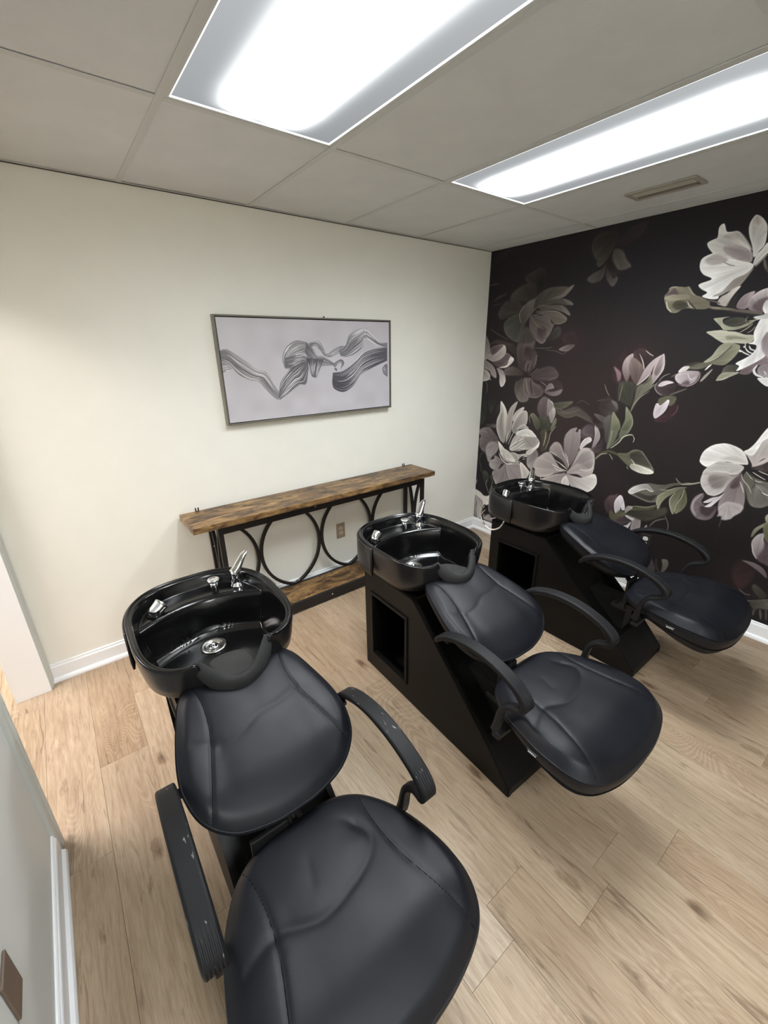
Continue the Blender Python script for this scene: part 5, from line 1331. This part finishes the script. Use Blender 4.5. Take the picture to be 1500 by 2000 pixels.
# ---- armrests
AP = [(-0.668, 0.600), (-0.690, 0.628), (-0.735, 0.657), (-0.80, 0.678), (-0.87, 0.686), (-0.94, 0.681), (-1.005, 0.665), (-1.055, 0.642), (-1.083, 0.614), (-1.082, 0.590), (-1.060, 0.572), (-1.028, 0.556), (-1.004, 0.528), (-0.994, 0.492), (-0.988, 0.450), (-0.978, 0.408)]
def armrest(s):
    path = [Vector((0, y, z)) for y, z in AP]; P = [Vector(q) for q in _crom(np.array([tuple(p) for p in path]), 6, False)]
    n = len(P); bm = bmesh.new(); rs = []
    for i, p in enumerate(P):
        t = i / (n - 1); a, b = P[max(i-1, 0)], P[min(i+1, n-1)]; tg = (b - a).normalized(); nn = Vector((1, 0, 0)).cross(tg).normalized()
        if nn.z < 0 and t < 0.2: nn = -nn
        nn = Vector((0, -tg.z, tg.y)); nn = -nn if t < 2 and (Vector((0, -tg.z, tg.y)).z < 0 and i < n * 0.5) else nn
        nn = Vector((0, tg.z, -tg.y))                              # outer side of the loop
        w = 0.050 if t < 0.60 else 0.050 + (0.030 - 0.050) * smoothstep(0.60, 0.72, t)
        w *= 1 - 0.25 * smoothstep(0.06, 0.0, t); h = 0.024 * (1 - 0.4 * smoothstep(0.08, 0, t)) + 0.010 * math.exp(-((t - 0.53) / 0.07) ** 2)
        if t > 0.62: h = 0.020 + 0.006 * smoothstep(0.8, 1.0, t)
        if i in (0, n - 1): w *= 0.7; h *= 0.5
        amp = 0.0024 * smoothstep(0.44, 0.49, t) * (1 - smoothstep(0.585, 0.605, t))
        sec = []
        m = 29
        for k in range(m):                                        # outer face with finger ribs
            u = -0.5 + k / (m - 1); e = abs(u) * 2; rr = math.sqrt(max(0, 1 - max(0, (e - 0.72) / 0.28) ** 2))
            sec.append((u * w, h * (0.5 * rr + 0.0) - amp * (0.5 - 0.5 * math.cos(u * 7 * 2 * math.pi + math.pi)) * (1 if e < 0.97 else 0)))
        for k in range(9):
            u = 0.5 - k / 8; e = abs(u) * 2; rr = math.sqrt(max(0, 1 - max(0, (e - 0.6) / 0.4) ** 2)); sec.append((u * w * 0.98, -h * 0.5 * rr - 0.0005))
        xs_ = s * (0.270 if t < 0.6 else 0.270 + 0.004 * smoothstep(0.6, 0.75, t))
        rs.append([Vector((xs_ + a_, p.y + nn.y * b_, p.z + nn.z * b_)) for a_, b_ in sec])
    rings(bm, rs, True, True, True); arm = fin('armrest', bm, 'armrest', unit, True)
    bm = bmesh.new(); box(bm, (min(s*.215, s*.262), -0.715, 0.604), (max(s*.215, s*.262), -0.690, 0.618), 0.003); fin('armrest_bracket', bm, 'black_metal', arm)
    return arm
for s in (-1, 1): armrest(s)
# ---- carrying frame
bm = bmesh.new()
box(bm, (-0.275, -1.000, 0.372), (0.275, -0.968, 0.392), 0.003); box(bm, (-0.11, -1.16, 0.350), (-0.075, -0.84, 0.371), 0.003); box(bm, (0.075, -1.16, 0.350), (0.11, -0.84, 0.371), 0.003)
box(bm, (-0.11, -0.89, 0.326), (0.11, -0.80, 0.3495), 0.003); box(bm, (-0.13, -0.875, 0.3495), (-0.03, -0.862, 0.520), 0.003)
fr = fin('support_frame', bm, 'black_in', unit)
yz_prism('support_arm', [(-0.625, 0.345), (-0.80, 0.175), (-0.86, 0.175), (-0.86, 0.325), (-0.80, 0.345)], -0.05, 0.05, 'black_in')
bm = bmesh.new(); P = crom([Vector((0.0, -0.93, 0.385)), Vector((0.0, -0.86, 0.42)), Vector((0.0, -0.80, 0.49)), Vector((0.0, -0.70, 0.555))], 5); tube(bm, P, 0.013, 12); fin('back_post', bm, 'black_metal', unit, True)
# ---- little tag on the left side of the seat
bm = bmesh.new(); rs = []
for y in (-1.115, -1.155):
    x = -0.2785 - (0.001 if y < -1.13 else 0); rs.append([Vector((x, y, 0.457)), Vector((x - 0.0035, y, 0.455)), Vector((x - 0.0035, y, 0.443)), Vector((x, y, 0.443))])
rings(bm, rs, True, True, True); tg = fin('side_tag', bm, 'black_metal', unit)
for k in range(5):
    y = -1.121 - k * 0.0062; boxo('tag_print', (-0.2842, y - 0.004, 0.4475), (-0.2823, y, 0.4525), 'tag', tg)

units = [unit, copy_tree(unit), copy_tree(unit)]
POSE = [(-2.807, -0.938, -0.009), (-1.799, -0.940, -0.030), (-0.764, -0.939, 0.001)]
LBL = ['black shampoo chair and basin unit nearest the doorway, armrests scuffed', 'black shampoo chair and basin unit standing between the other two', 'black shampoo chair and basin unit beside the floral wall, chrome ring at its basin']
for u, (x, y, r), l in zip(units, POSE, LBL):
    u.location = (x, y, 0); u.rotation_euler = (0, 0, r); tag(u, l, 'shampoo chair', 'backwash shampoo units in a row')
# chrome hose loop hanging off the basin of the far unit
bm = bmesh.new(); P = crom([Vector((-0.262, 0.008, 0.742)), Vector((-0.272, 0.018, 0.70)), Vector((-0.275, 0.010, 0.645)), Vector((-0.272, -0.025, 0.600)), Vector((-0.262, -0.075, 0.588)), Vector((-0.25, -0.120, 0.612)), Vector((-0.235, -0.14, 0.66))], 8)
tube(bm, P, 0.0055, 10); h = fin('spray_hose', bm, 'chrome', units[2], True)
for o in units[0].children:                                # worn armrests of the unit by the doorway
    if o.name.startswith('armrest'):
        o.material_slots[0].link = 'OBJECT'; o.material_slots[0].material = MAT['scuffed']
